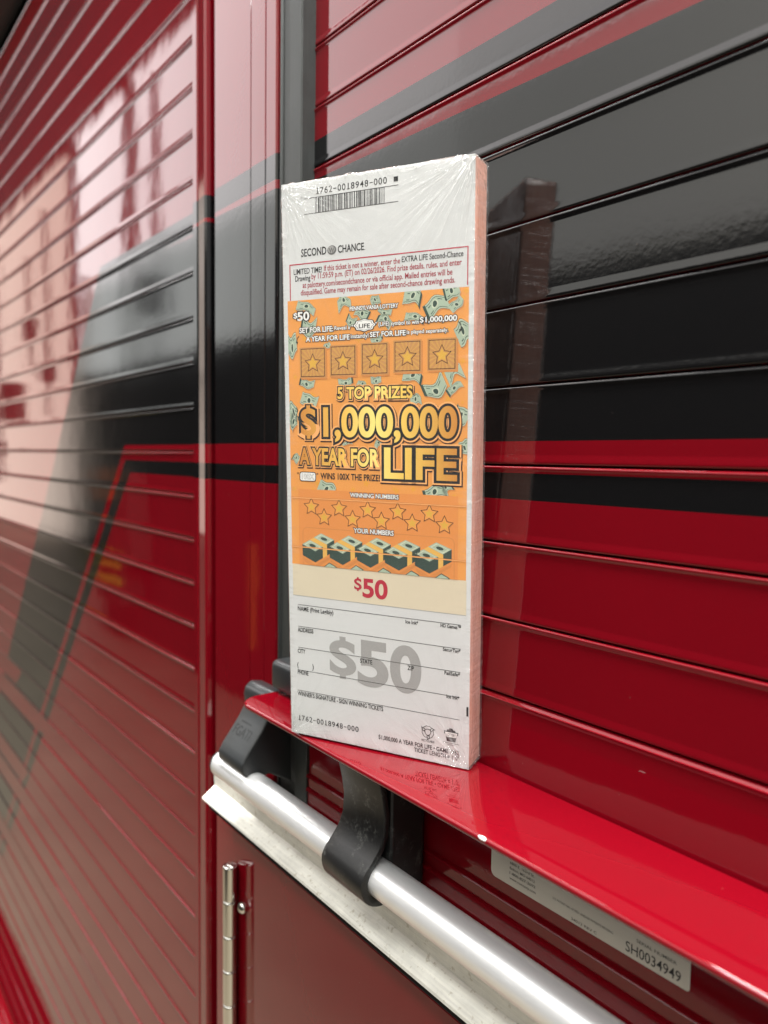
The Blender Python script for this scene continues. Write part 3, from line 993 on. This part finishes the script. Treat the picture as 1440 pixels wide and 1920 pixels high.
for k in ('p50a', 'p50', 'penn', 'sfl', 'rev', 'sym', 'mil', 'ayl', 'ins', 'sfl2', 'sep'):
    bold = k in ('p50', 'p50a', 'penn', 'sfl', 'mil', 'ayl', 'sfl2')
    outlined('panel_text', k, 5, M['whiteink'], 0.115 if bold else 0.105, None, 0.030 if bold else 0.020, shadow=False)
outlined('top_prizes_text', 'top5', 5, M['gold'], 0.100, 0.155, 0.030)
outlined('million_text', 'million', 5, M['gold'], 0.090, 0.130, 0.028)
outlined('year_text', 'ayf', 5, M['gold'], 0.095, 0.135, 0.032)
outlined('life_text', 'life', 5, M['gold'], 0.090, 0.125, 0.028)
f = Flat()
put_text(f, 'wins', 5, 0, 0.022)
f.text('"', 7.4 * mmf, 8.3 * mmf, 150.3 * mmf, 2.6 * mmf, L(5), 0, 0.01)
f.text('"', 20.0 * mmf, 20.9 * mmf, 150.3 * mmf, 2.6 * mmf, L(5), 0, 0.01)
f.build('multiplier_text', front, [M['ink']])


def rrect(x0, y0, x1, y1, r):
    pts = []
    for cx, cy, a in ((x1 - r, y1 - r, 0), (x0 + r, y1 - r, 90), (x0 + r, y0 + r, 180), (x1 - r, y0 + r, 270)):
        pts += arc(cx, cy, r, a, a + 90, 5)
    return [(p[0] * mmf, p[1] * mmf) for p in pts]


f = Flat()
f.poly(rrect(8.9, 148.2, 19.6, 153.6, 1.4), L(5), 1)
f.poly(rrect(9.35, 148.65, 19.15, 153.15, 1.1), L(5.5), 0)
f.text('100X', 10.4 * mmf, 18.2 * mmf, 149.5 * mmf, 2.9 * mmf, L(6), 2, 0.03)
f.text('100X', 10.4 * mmf, 18.2 * mmf, 149.5 * mmf, 2.9 * mmf, L(6.4), 0, -0.004)
f.build('multiplier_badge', front, [M['whiteink'], M['ink'], M['midgrey']])
# scalloped emblem around the word
f = Flat()
cx, cy = 50.4, 231.1
for lay, k, s in ((5, 1.12, 1), (5.5, 1.0, 0), (5.8, 0.86, 2), (6.1, 0.80, 0)):
    pts = []
    for t in range(48):
        a = t * 2 * math.pi / 48
        rr = 1 + 0.07 * math.cos(8 * a)
        pts.append(((cx + 6.0 * k * rr * math.cos(a)) * mmf, (cy + 2.9 * k * rr * math.sin(a)) * mmf))
    f.poly(pts, L(lay), s)
put_text(f, 'lifew', 6.5, 1, 0.02)
f.build('life_emblem', front, [M['whiteink'], M['ink'], M['midgrey']])
# curved arrows on both sides of the rule
for (ax0, ay0, sgn) in ((10.4, 224.6, 1), (102.2, 227.4, -1)):
    f = Flat()
    n = 10
    o_, i_ = [], []
    for t in range(n + 1):
        a = math.radians(100 + 90 * t / n) if sgn > 0 else math.radians(80 - 110 * t / n)
        w = 0.24
        o_.append((ax0 + (1.9 + w) * math.cos(a), ay0 + (2.6 + w) * math.sin(a)))
        i_.append((ax0 + (1.9 - w) * math.cos(a), ay0 + (2.6 - w) * math.sin(a)))
    for t in range(n):
        cpoly(f, [o_[t], o_[t + 1], i_[t + 1], i_[t]], 5, 0)
    ex, ey = (o_[-1][0] + i_[-1][0]) / 2, (o_[-1][1] + i_[-1][1]) / 2
    cpoly(f, [(ex - 0.8, ey + 0.2), (ex + 0.8, ey + 0.2), (ex + 0.35 * sgn, ey - 1.2)], 5, 0)
    f.build('curved_arrow', front, [M['ink']])

# five scratch squares with rays and a star
for (a, b) in PT['boxes']:
    x0, y0, x1, y1 = a[0], a[1], b[0], b[1]
    f = Flat()
    f.rect((x0 + 0.7) * mmf, (y0 - 0.8) * mmf, (x1 + 0.8) * mmf, (y1 - 0.8) * mmf, L(5), 3)
    f.rect(x0 * mmf, y0 * mmf, x1 * mmf, y1 * mmf, L(5.3), 0)
    q = 0.7
    f.rect((x0 + q) * mmf, (y0 + q) * mmf, (x1 - q) * mmf, (y1 - q) * mmf, L(5.6), 2)
    q = 1.08
    f.rect((x0 + q) * mmf, (y0 + q) * mmf, (x1 - q) * mmf, (y1 - q) * mmf, L(5.9), 0)
    cx, cy = (x0 + x1) / 2, (y0 + y1) / 2
    R_ = (x1 - x0) / 2 - 1.05
    RY_ = (y1 - y0) / 2 - 1.05

    def edge(ang):
        dx, dy = math.cos(ang), math.sin(ang)
        t_ = min(R_ / max(abs(dx), 1e-6), RY_ / max(abs(dy), 1e-6))
        return (cx + dx * t_, cy + dy * t_)
    for k in range(20):
        a0 = 2 * math.pi * (k + 0.12) / 20
        a1 = 2 * math.pi * (k + 0.55) / 20
        f.poly([(cx * mmf, cy * mmf)] + [(p[0] * mmf, p[1] * mmf) for p in (edge(a0), edge(a1))], L(6.2), 4)
    f.poly([(p[0] * mmf, p[1] * mmf) for p in star(cx, cy - 0.4, 5.5, 0.50)], L(6.5), 2)
    f.poly([(p[0] * mmf, p[1] * mmf) for p in star(cx, cy - 0.4, 4.75, 0.50)], L(6.8), 0)
    f.poly([(p[0] * mmf, p[1] * mmf) for p in star(cx, cy - 0.4, 3.5, 0.50)], L(7.1), 1)
    f.build('scratch_square', front, [M['tan'], M['goldstar'], M['brownink'], M['orange_dk'], paper('ray_print', (0.62, 0.34, 0.085), 0.05)])

# winning numbers field
f = Flat()
f.rect(7.9 * mmf, 101.0 * mmf, 103.5 * mmf, 143.9 * mmf, L(4.6), 0)
f.build('number_field', front, [paper('field_print', (0.76, 0.285, 0.07), 0.05)])
for y in (139.2, 111.3):
    f = Flat()
    f.rect(PX0 * mmf, (y - 0.15) * mmf, PX1 * mmf, (y + 0.15) * mmf, L(9.2), 0)
    f.rect(PX0 * mmf, (y - 0.55) * mmf, PX1 * mmf, (y - 0.15) * mmf, L(9.2), 1)
    f.build('fold_line', front, [M['orange_dk'], M['orange_lt']])
for i, p in enumerate(PT['stars_u'] + PT['stars_l']):
    f = Flat()
    p = (p[0], 134.2 if i < 5 else 128.7)
    f.poly([((q[0] + 0.35) * mmf, (q[1] - 0.45) * mmf) for q in star(p[0], p[1], 5.25, 0.5, 0, 1.02)], L(5), 3)
    f.poly([(q[0] * mmf, q[1] * mmf) for q in star(p[0], p[1], 5.25, 0.5, 0, 1.02)], L(5.3), 2)
    f.poly([(q[0] * mmf, q[1] * mmf) for q in star(p[0], p[1], 4.45, 0.5, 0, 1.02)], L(5.6), 0)
    f.poly([(q[0] * mmf, q[1] * mmf) for q in star(p[0], p[1], 2.6, 0.5, 0, 1.02)], L(5.9), 1)
    f.build('scratch_star', front, [M['orange'], M['goldstar'], M['brownink'], M['orange_dk']])
for k in ('winnum', 'yournum'):
    outlined('panel_text', k, 6, M['whiteink'], 0.12, None, 0.026, shadow=False)
f = Flat()
x0, x1, yt, r = 10.2, 101.8, 122.6, 3.2
pts_o = [(x0, 101)] + [(q[0], q[1]) for q in arc(x0 + r, yt - r, r, 180, 90, 6)] + [(q[0], q[1]) for q in arc(x1 - r, yt - r, r, 90, 0, 6)] + [(x1, 101)]
pts_i = [(x0 + 0.5, 101)] + [(q[0], q[1]) for q in arc(x0 + r, yt - r, r - 0.5, 180, 90, 6)] + [(q[0], q[1]) for q in arc(x1 - r, yt - r, r - 0.5, 90, 0, 6)] + [(x1 - 0.5, 101)]
for i in range(len(pts_o) - 1):
    cpoly(f, [pts_o[i], pts_o[i + 1], pts_i[i + 1], pts_i[i]], 5, 0)
f.build('field_outline', front, [M['orange_dk']])


def money_stack(fl, cx, cy, z):
    """a banded bundle of notes drawn in oblique view"""
    def q(pts, slot, lay):
        cpoly(fl, [(cx + p[0] * 1.06, cy + p[1] * 1.12) for p in pts], lay, slot)
    # long axis runs up to the right; near end lower left
    q([(-9.6, -4.4), (-2.0, -7.8), (9.8, -1.0), (9.4, -2.6), (-1.9, -9.6), (-8.6, -6.6)], 5, z)
    A, B, C, D = (-10.0, 2.2), (-2.0, -0.9), (9.6, 5.6), (1.6, 8.4)      # top face
    dep = 5.6
    q([A, B, C, D], 0, z + 0.3)
    q([A, B, (B[0], B[1] - dep), (A[0] + 0.2, A[1] - dep)], 1, z + 0.3)
    q([B, C, (C[0], C[1] - dep), (B[0], B[1] - dep)], 2, z + 0.3)
    for k in range(1, 5):
        t = k * dep / 5
        q([(A[0], A[1] - t), (B[0], B[1] - t), (B[0], B[1] - t - 0.22), (A[0], A[1] - t - 0.22)], 2, z + 0.5)
        q([(B[0], B[1] - t), (C[0], C[1] - t), (C[0], C[1] - t - 0.22), (B[0], B[1] - t - 0.22)], 1, z + 0.5)

    def on(u, v):
        return (A[0] + (D[0] - A[0]) * u + (B[0] - A[0]) * v, A[1] + (D[1] - A[1]) * u + (B[1] - A[1]) * v)
    # paper band round the middle
    q([on(0.40, 0), on(0.62, 0), on(0.62, 1), on(0.40, 1)], 3, z + 0.6)
    b0, b1 = on(0.40, 1), on(0.62, 1)
    q([b0, b1, (b1[0], b1[1] - dep), (b0[0], b0[1] - dep)], 3, z + 0.6)
    for u0, u1 in ((0.04, 0.36), (0.66, 0.96)):
        q([on(u0, 0.08), on(u1, 0.08), on(u1, 0.92), on(u0, 0.92)], 4, z + 0.6)
        um, du = (u0 + u1) / 2, (u1 - u0) / 2
        q([on(u0 + 0.03, 0.16), on(u1 - 0.03, 0.16), on(u1 - 0.03, 0.84), on(u0 + 0.03, 0.84)], 0, z + 0.8)
        q([on(um + du * 0.55 * math.cos(t * math.pi / 6), 0.5 + 0.22 * math.sin(t * math.pi / 6)) for t in range(12)], 2, z + 1.0)


for (x, y) in zip([20.6, 38.2, 55.4, 72.4, 90.0], [110.2] * 5):
    f = Flat()
    money_stack(f, x, y, 6)
    f.build('money_stack', front, [M['bill'], M['bill_dk'], M['bill_mid'], M['bandy'], M['bill_lt'], M['orange_dk']])
for x in [27.3, 44.1, 60.8, 77.3, 94.3]:
    f = Flat()
    cpoly(f, [(x - 3.6, 100.8), (x + 0.2, 103.6), (x + 4.6, 101.6), (x + 5, 100.8)], 6, 1)
    cpoly(f, [(x - 3.0, 100.8), (x + 0.2, 103.1), (x + 4.0, 101.4), (x + 4.2, 100.8)], 6.3, 0)
    f.build('money_stack', front, [M['bill'], M['bill_dk']])

# ---- beige strip, form and small print
f = Flat()
f.rect(3.1 * mmf, 82.9 * mmf, 108.3 * mmf, 101.0 * mmf, L(1), 0)
f.rect(3.1 * mmf, 82.65 * mmf, 108.3 * mmf, 82.9 * mmf, L(1), 1)
f.build('scratch_strip', front, [M['beige'], M['greyink']])
f = Flat()
put_text(f, 'r50', 3, 0, 0.030)
put_text(f, 'r50a', 3, 0, 0.026)
f.build('price_text', front, [M['redink']])
f = Flat()
for k in ('g50a', 'g5', 'g0'):
    _, s, a, b, h = T[k]
    f.text(s, a[0] * mmf, b[0] * mmf, (37.4 if k != 'g50a' else 40.4) * mmf, (23.6 if k != 'g50a' else 19.4) * mmf, L(1), 0, 0.034)
f.build('pale_price_text', front, [M['greyink']])
for (a, b) in PT['lines']:
    f = Flat()
    y = (a[1] + b[1]) / 2
    f.rect(a[0] * mmf, (y - 0.13) * mmf, b[0] * mmf, (y + 0.13) * mmf, L(2))
    f.build('ruled_line', front, [M['ink']])
for k in ('name', 'ice1', 'hd', 'addr', 'secur', 'city', 'state', 'zip', 'fail', 'par1', 'par2', 'phone', 'ice2', 'sign', 'game', 'len', 'recy'):
    f = Flat()
    put_text(f, k, 2.5, 0, 0.020)
    f.build('form_text', front, [M['ink']])
f = Flat()
put_text(f, 'serial2', 2, 0, 0.012, mono=True)
f.build('serial_number', front, [M['ink']])
f = Flat()
f.rect(109.0 * mmf, 29.3 * mmf, 110.1 * mmf, 34.4 * mmf, L(2))
f.build('edge_mark', front, [M['ink']])
# recycling arrows
f = Flat()
cx, cy = 87.3, 16.6
for k in range(3):
    a = math.radians(90 + 120 * k)

    def Rr(x, y):
        return ((cx + x * math.cos(a) - y * math.sin(a)) * mmf, (cy + x * math.sin(a) + y * math.cos(a)) * mmf)

    def ring(pts, w):
        for i in range(len(pts) - 1):
            p, q_ = Vector(pts[i]), Vector(pts[i + 1])
            t = (q_ - p).normalized()
            n_ = Vector((-t.y, t.x)) * w
            f.poly([Rr(*(p + n_ - t * w)), Rr(*(q_ + n_ + t * w)), Rr(*(q_ - n_ + t * w)), Rr(*(p - n_ - t * w))], L(2 + 0.1 * i), 0)
    ring([(2.0, -3.2), (3.3, -1.0), (3.3, 1.0), (1.8, 3.2)], 0.17)
    ring([(0.6, -2.3), (1.6, -0.6), (1.6, 0.6), (0.6, 2.2)], 0.17)
    ring([(2.0, -3.2), (0.6, -2.3)], 0.17)
    ring([(2.6, 3.6), (0.9, 3.4), (0.0, 1.6)], 0.17)
f.build('recycling_symbol', front, [M['ink']])
# keystone emblem
f = Flat()
kx, ky = 100.6, 17.2
f.poly([((kx + x) * mmf, (ky + y) * mmf) for x, y in ((-2.6, 2.0), (2.6, 2.0), (2.2, 3.1), (1.1, 3.1), (0.8, 3.9), (-1.0, 3.9), (-1.2, 3.1), (-2.2, 3.1))], L(2), 0)
f.poly([((kx + x) * mmf, (ky + y) * mmf) for x, y in ((-4.1, 2.2), (4.1, 2.2), (3.9, 0.6), (3.2, 0.4), (2.4, -3.4), (-2.4, -3.4), (-3.2, 0.4), (-3.9, 0.6))], L(1.6), 0)
f.poly([((kx + x) * mmf, (ky + y) * mmf) for x, y in ((-3.6, 1.6), (3.6, 1.6), (3.3, 0.9), (2.8, -0.9), (-2.8, -0.9), (-3.3, 0.9))], L(2.2), 1)
f.text('LOTTERY', (kx - 2.6) * mmf, (kx + 2.6) * mmf, (ky - 0.5) * mmf, 1.5 * mmf, L(2.6), 0, 0.02)
for i, w in enumerate((4.6, 2.0)):
    f.rect((kx - w) * mmf, (ky - 4.4 - 0.9 * i) * mmf, (kx + w) * mmf, (ky - 4.15 - 0.9 * i) * mmf, L(2), 0)
f.build('lottery_emblem', front, [M['ink'], M['whiteink']])

# ---- shrink film: a loose clear skin with creases running from the corners
NX, NY = 84, 230
gap = 0.0007


def crease(x, y):
    """how far the film stands off the ticket at (x, y), metres"""
    d = 0.00004 * noise.noise(Vector((x * 300, y * 300, 0)))
    for cx_, cy_, ph in ((0, 0, 3.1), (W, 0, 8.7), (0, H, 1.3), (W, H, 5.9)):
        dx, dy = x - cx_, y - cy_
        r_ = math.hypot(dx, dy)
        if r_ < 0.075:
            an = math.atan2(abs(dy), abs(dx))
            d += 0.0016 * math.exp(-r_ / 0.024) * (r_ / (r_ + 0.004)) * noise.noise(Vector((an * 9.0 + ph, r_ * 22, ph)))
            d += 0.0008 * math.exp(-r_ / 0.032) * noise.noise(Vector((an * 22.0 + ph, r_ * 30, ph + 4)))
    # short puckers along the seams
    de = min(x, W - x)
    d += 0.0006 * math.exp(-max(de, 0) / 0.0035) * noise.noise(Vector((y * 230, x * 40, 2.0)))
    dt = min(y, H - y)
    d += 0.0010 * math.exp(-max(dt, 0) / 0.009) * noise.noise(Vector((x * 190 + (y - H) * 60, y * 70, 7.0)))
    return d


RC = 0.0022
ringp = []      # (x, z, nx, nz) outline of the wrapped pack, starting at the left front


def ring_outline():
    pts = []
    x0, x1, z0, z1 = -gap, W + gap, -TH - gap, gap
    nf = NX
    for i in range(nf + 1):
        pts.append((x0 + RC + (x1 - x0 - 2 * RC) * i / nf, z1, 0, 1))
    for i in range(1, 6):
        a = math.radians(90 - 90 * i / 6)
        pts.append((x1 - RC + RC * math.cos(a), z1 - RC + RC * math.sin(a), math.cos(a), math.sin(a)))
    for i in range(0, 13):
        pts.append((x1, z1 - RC - (z1 - z0 - 2 * RC) * i / 12, 1, 0))
    for i in range(1, 6):
        a = math.radians(-90 * i / 6)
        pts.append((x1 - RC + RC * math.cos(a), z0 + RC + RC * math.sin(a), math.cos(a), math.sin(a)))
    for i in range(0, 9):
        pts.append((x1 - RC - (x1 - x0 - 2 * RC) * i / 8, z0, 0, -1))
    for i in range(1, 6):
        a = math.radians(-90 - 90 * i / 6)
        pts.append((x0 + RC + RC * math.cos(a), z0 + RC + RC * math.sin(a), math.cos(a), math.sin(a)))
    for i in range(0, 9):
        pts.append((x0, z0 + RC + (z1 - z0 - 2 * RC) * i / 8, -1, 0))
    for i in range(1, 6):
        a = math.radians(180 - 90 * i / 6)
        pts.append((x0 + RC + RC * math.cos(a), z1 - RC + RC * math.sin(a), math.cos(a), math.sin(a)))
    return pts


ro = ring_outline()
nr = len(ro)
verts, faces = [], []
levels = [(0.0 - gap, 0.0)]
capr = []
zc = -TH / 2
ys = []
for i in range(5):
    a = math.radians(90 * i / 4)
    ys.append((-gap * 0.4 + RC * (1 - math.sin(a)) - 0.0, RC * (1 - math.cos(a))))
ys = ys[::-1]
rows = []
for i in range(1, 5):
    a = math.radians(90 * i / 5)
    rows.append((RC * (1 - math.sin(a)) - gap * 0.2, RC * (1 - math.cos(math.pi / 2 - a)) ))
rows_b = [(-gap * 0.2 + RC * (1 - math.cos(math.radians(q))), RC * (1 - math.sin(math.radians(q)))) for q in (0, 22, 45, 68, 90)]
rows_all = [(y_, ins) for y_, ins in rows_b] + [(RC + (H - 2 * RC) * j / NY, 0.0) for j in range(1, NY)] + [(H - y_, ins) for y_, ins in rows_b[::-1]]
for (y_, ins) in rows_all:
    for (x_, z_, nx_, nz_) in ro:
        k = crease(min(max(x_, 0), W), y_)
        side = 0.0
        if nx_ > 0.3:
            side = 0.00025 * noise.noise(Vector((z_ * 400, y_ * 160, 3))) + 0.0004 * noise.noise(Vector((z_ * 120, y_ * 36, 9)))
            side += 0.0008 * math.exp(-min(y_, H - y_) / 0.006) * noise.noise(Vector((z_ * 300, y_ * 150, 5)))
        off = k * abs(nz_) + side * abs(nx_)
        if nz_ > 0.5:
            off = max(off, -gap * 0.40)
        if nz_ < -0.5 or nx_ < -0.5:
            off = 0.0
        topj = 0.0
        if y_ > H - 0.004:
            topj = 0.0011 * noise.noise(Vector((x_ * 130, 4.0, z_ * 90)))
        verts.append((x_ - nx_ * ins + nx_ * off, y_ + topj, z_ - nz_ * ins + nz_ * off))
nrow = len(rows_all)
for j in range(nrow - 1):
    for i in range(nr):
        i2 = (i + 1) % nr
        faces.append((j * nr + i, j * nr + i2, (j + 1) * nr + i2, (j + 1) * nr + i))
faces.append(tuple(range(nr))[::-1])
faces.append(tuple(range((nrow - 1) * nr, nrow * nr)))
me = mesh(verts, faces, 'shrink_film')
fix_normals(me)
for p in me.polygons:
    p.use_smooth = len(p.vertices) == 4
g = G('clear_shrink_film')
nt = g.nt
nt.nodes.remove(g.b)
outn = [n for n in nt.nodes if n.type == 'OUTPUT_MATERIAL'][0]
tc = g.n('ShaderNodeTexCoord').outputs['Object']
tr = g.n('ShaderNodeBsdfTransparent')
tr.inputs[0].default_value = (0.985, 0.985, 0.98, 1)
gl = g.n('ShaderNodeBsdfGlossy')
gl.inputs['Roughness'].default_value = 0.06
fr_ = g.n('ShaderNodeFresnel')
bf = g.n('ShaderNodeNewGeometry').outputs['Backfacing']
g.put(fr_.inputs[0], g.math('MULTIPLY_ADD', bf, 1 / 1.5 - 1.5, 1.5))
sx = g.n('ShaderNodeSeparateXYZ')
g.link(tc, sx.inputs[0])
fx, fy = sx.outputs[0], sx.outputs[1]
fine = g.noise(tc, 160.0, 3.0, 0.6)
height = g.math('MULTIPLY', fine, 0.10)
streaks = None
for cx_, cy_, reach, ph in ((0.0, 0.0, 0.014, 1.0), (W, 0.0, 0.022, 4.0), (0.0, H, 0.026, 7.0), (W, H, 0.030, 11.0)):
    dx = g.math('SUBTRACT', fx, cx_)
    dy = g.math('SUBTRACT', fy, cy_)
    rr = g.math('SQRT', g.math('ADD', g.math('MULTIPLY', dx, dx), g.math('MULTIPLY', dy, dy)))
    an = g.math('ARCTAN2', dy, dx)
    cv = g.n('ShaderNodeCombineXYZ')
    g.put(cv.inputs[0], g.math('MULTIPLY', an, 15.0))
    g.put(cv.inputs[1], g.math('MULTIPLY', rr, 26.0))
    cv.inputs[2].default_value = ph
    nz = g.noise(cv.outputs[0], 1.0, 3.0, 0.55)
    fall = g.math('POWER', 2.718, g.math('MULTIPLY', rr, -1.0 / reach))
    height = g.math('MULTIPLY_ADD', nz, g.math('MULTIPLY', fall, 2.2), height)
    stk = g.mul(g.ramp(nz, [(0.52, rgb(0, 0, 0)), (0.64, rgb(1, 1, 1))]), fall)
    streaks = stk if streaks is None else g.math('ADD', streaks, stk)
# short puckers square to the long edges and the top seam
exx = g.math('MINIMUM', g.math('ABSOLUTE', fx), g.math('ABSOLUTE', g.math('SUBTRACT', W, fx)))
cv = g.n('ShaderNodeCombineXYZ')
g.put(cv.inputs[0], g.math('MULTIPLY', fy, 330.0))
g.put(cv.inputs[1], g.math('MULTIPLY', fx, 70.0))
pk = g.noise(cv.outputs[0], 1.0, 3.0, 0.6)
pf = g.math('POWER', 2.718, g.math('MULTIPLY', exx, -1.0 / 0.0030))
height = g.math('MULTIPLY_ADD', pk, g.math('MULTIPLY', pf, 0.9), height)
streaks = g.math('ADD', streaks, g.mul(g.ramp(pk, [(0.50, rgb(0, 0, 0)), (0.66, rgb(1, 1, 1))]), pf, 0.6))
eyy = g.math('MINIMUM', g.math('ABSOLUTE', fy), g.math('ABSOLUTE', g.math('SUBTRACT', H, fy)))
cv = g.n('ShaderNodeCombineXYZ')
g.put(cv.inputs[0], g.math('MULTIPLY_ADD', fx, 260.0, g.math('MULTIPLY', fy, 120.0)))
g.put(cv.inputs[1], g.math('MULTIPLY', fy, 60.0))
cv.inputs[2].default_value = 3.3
pk = g.noise(cv.outputs[0], 1.0, 3.0, 0.6)
pf = g.math('POWER', 2.718, g.math('MULTIPLY', eyy, -1.0 / 0.0055))
height = g.math('MULTIPLY_ADD', pk, g.math('MULTIPLY', pf, 1.6), height)
streaks = g.math('ADD', streaks, g.mul(g.ramp(pk, [(0.50, rgb(0, 0, 0)), (0.66, rgb(1, 1, 1))]), pf, 0.8))
onside = g.gt(fx, W - 0.0006)
streaks = g.math('MULTIPLY', streaks, g.math('MULTIPLY_ADD', onside, -0.75, 1.0))
nrm = g.bump(height, 1.0, 0.0016)
g.link(nrm, gl.inputs['Normal'])
g.link(nrm, fr_.inputs['Normal'])
mxs = g.n('ShaderNodeMixShader')
g.link(fr_.outputs[0], mxs.inputs[0])
g.link(tr.outputs[0], mxs.inputs[1])
g.link(gl.outputs[0], mxs.inputs[2])
df = g.n('ShaderNodeBsdfDiffuse')
df.inputs[0].default_value = (0.9, 0.9, 0.88, 1)
# haze of the film: a little everywhere, more where it is bunched at the seams
ex = g.math('MINIMUM', sx.outputs[0], g.math('SUBTRACT', W, sx.outputs[0]))
ey = g.math('MINIMUM', sx.outputs[1], g.math('SUBTRACT', H, sx.outputs[1]))
eh = g.math('MINIMUM', ex, ey)
hz = g.ramp(g.math('MULTIPLY', eh, 200.0), [(0.0, rgb(0.03, 0.03, 0.03)), (0.5, rgb(0.04, 0.04, 0.04)), (1.0, rgb(0.025, 0.025, 0.025))])
mxd = g.n('ShaderNodeMixShader')
g.put(mxd.inputs[0], g.math('MULTIPLY_ADD', g.math('MINIMUM', streaks, 1.0), 0.32, hz))
g.link(nrm, df.inputs['Normal'])
g.link(mxs.outputs[0], mxd.inputs[1])
g.link(df.outputs[0], mxd.inputs[2])
g.link(mxd.outputs[0], outn.inputs[0])
obj('shrink_film', me, pack, [g.m])
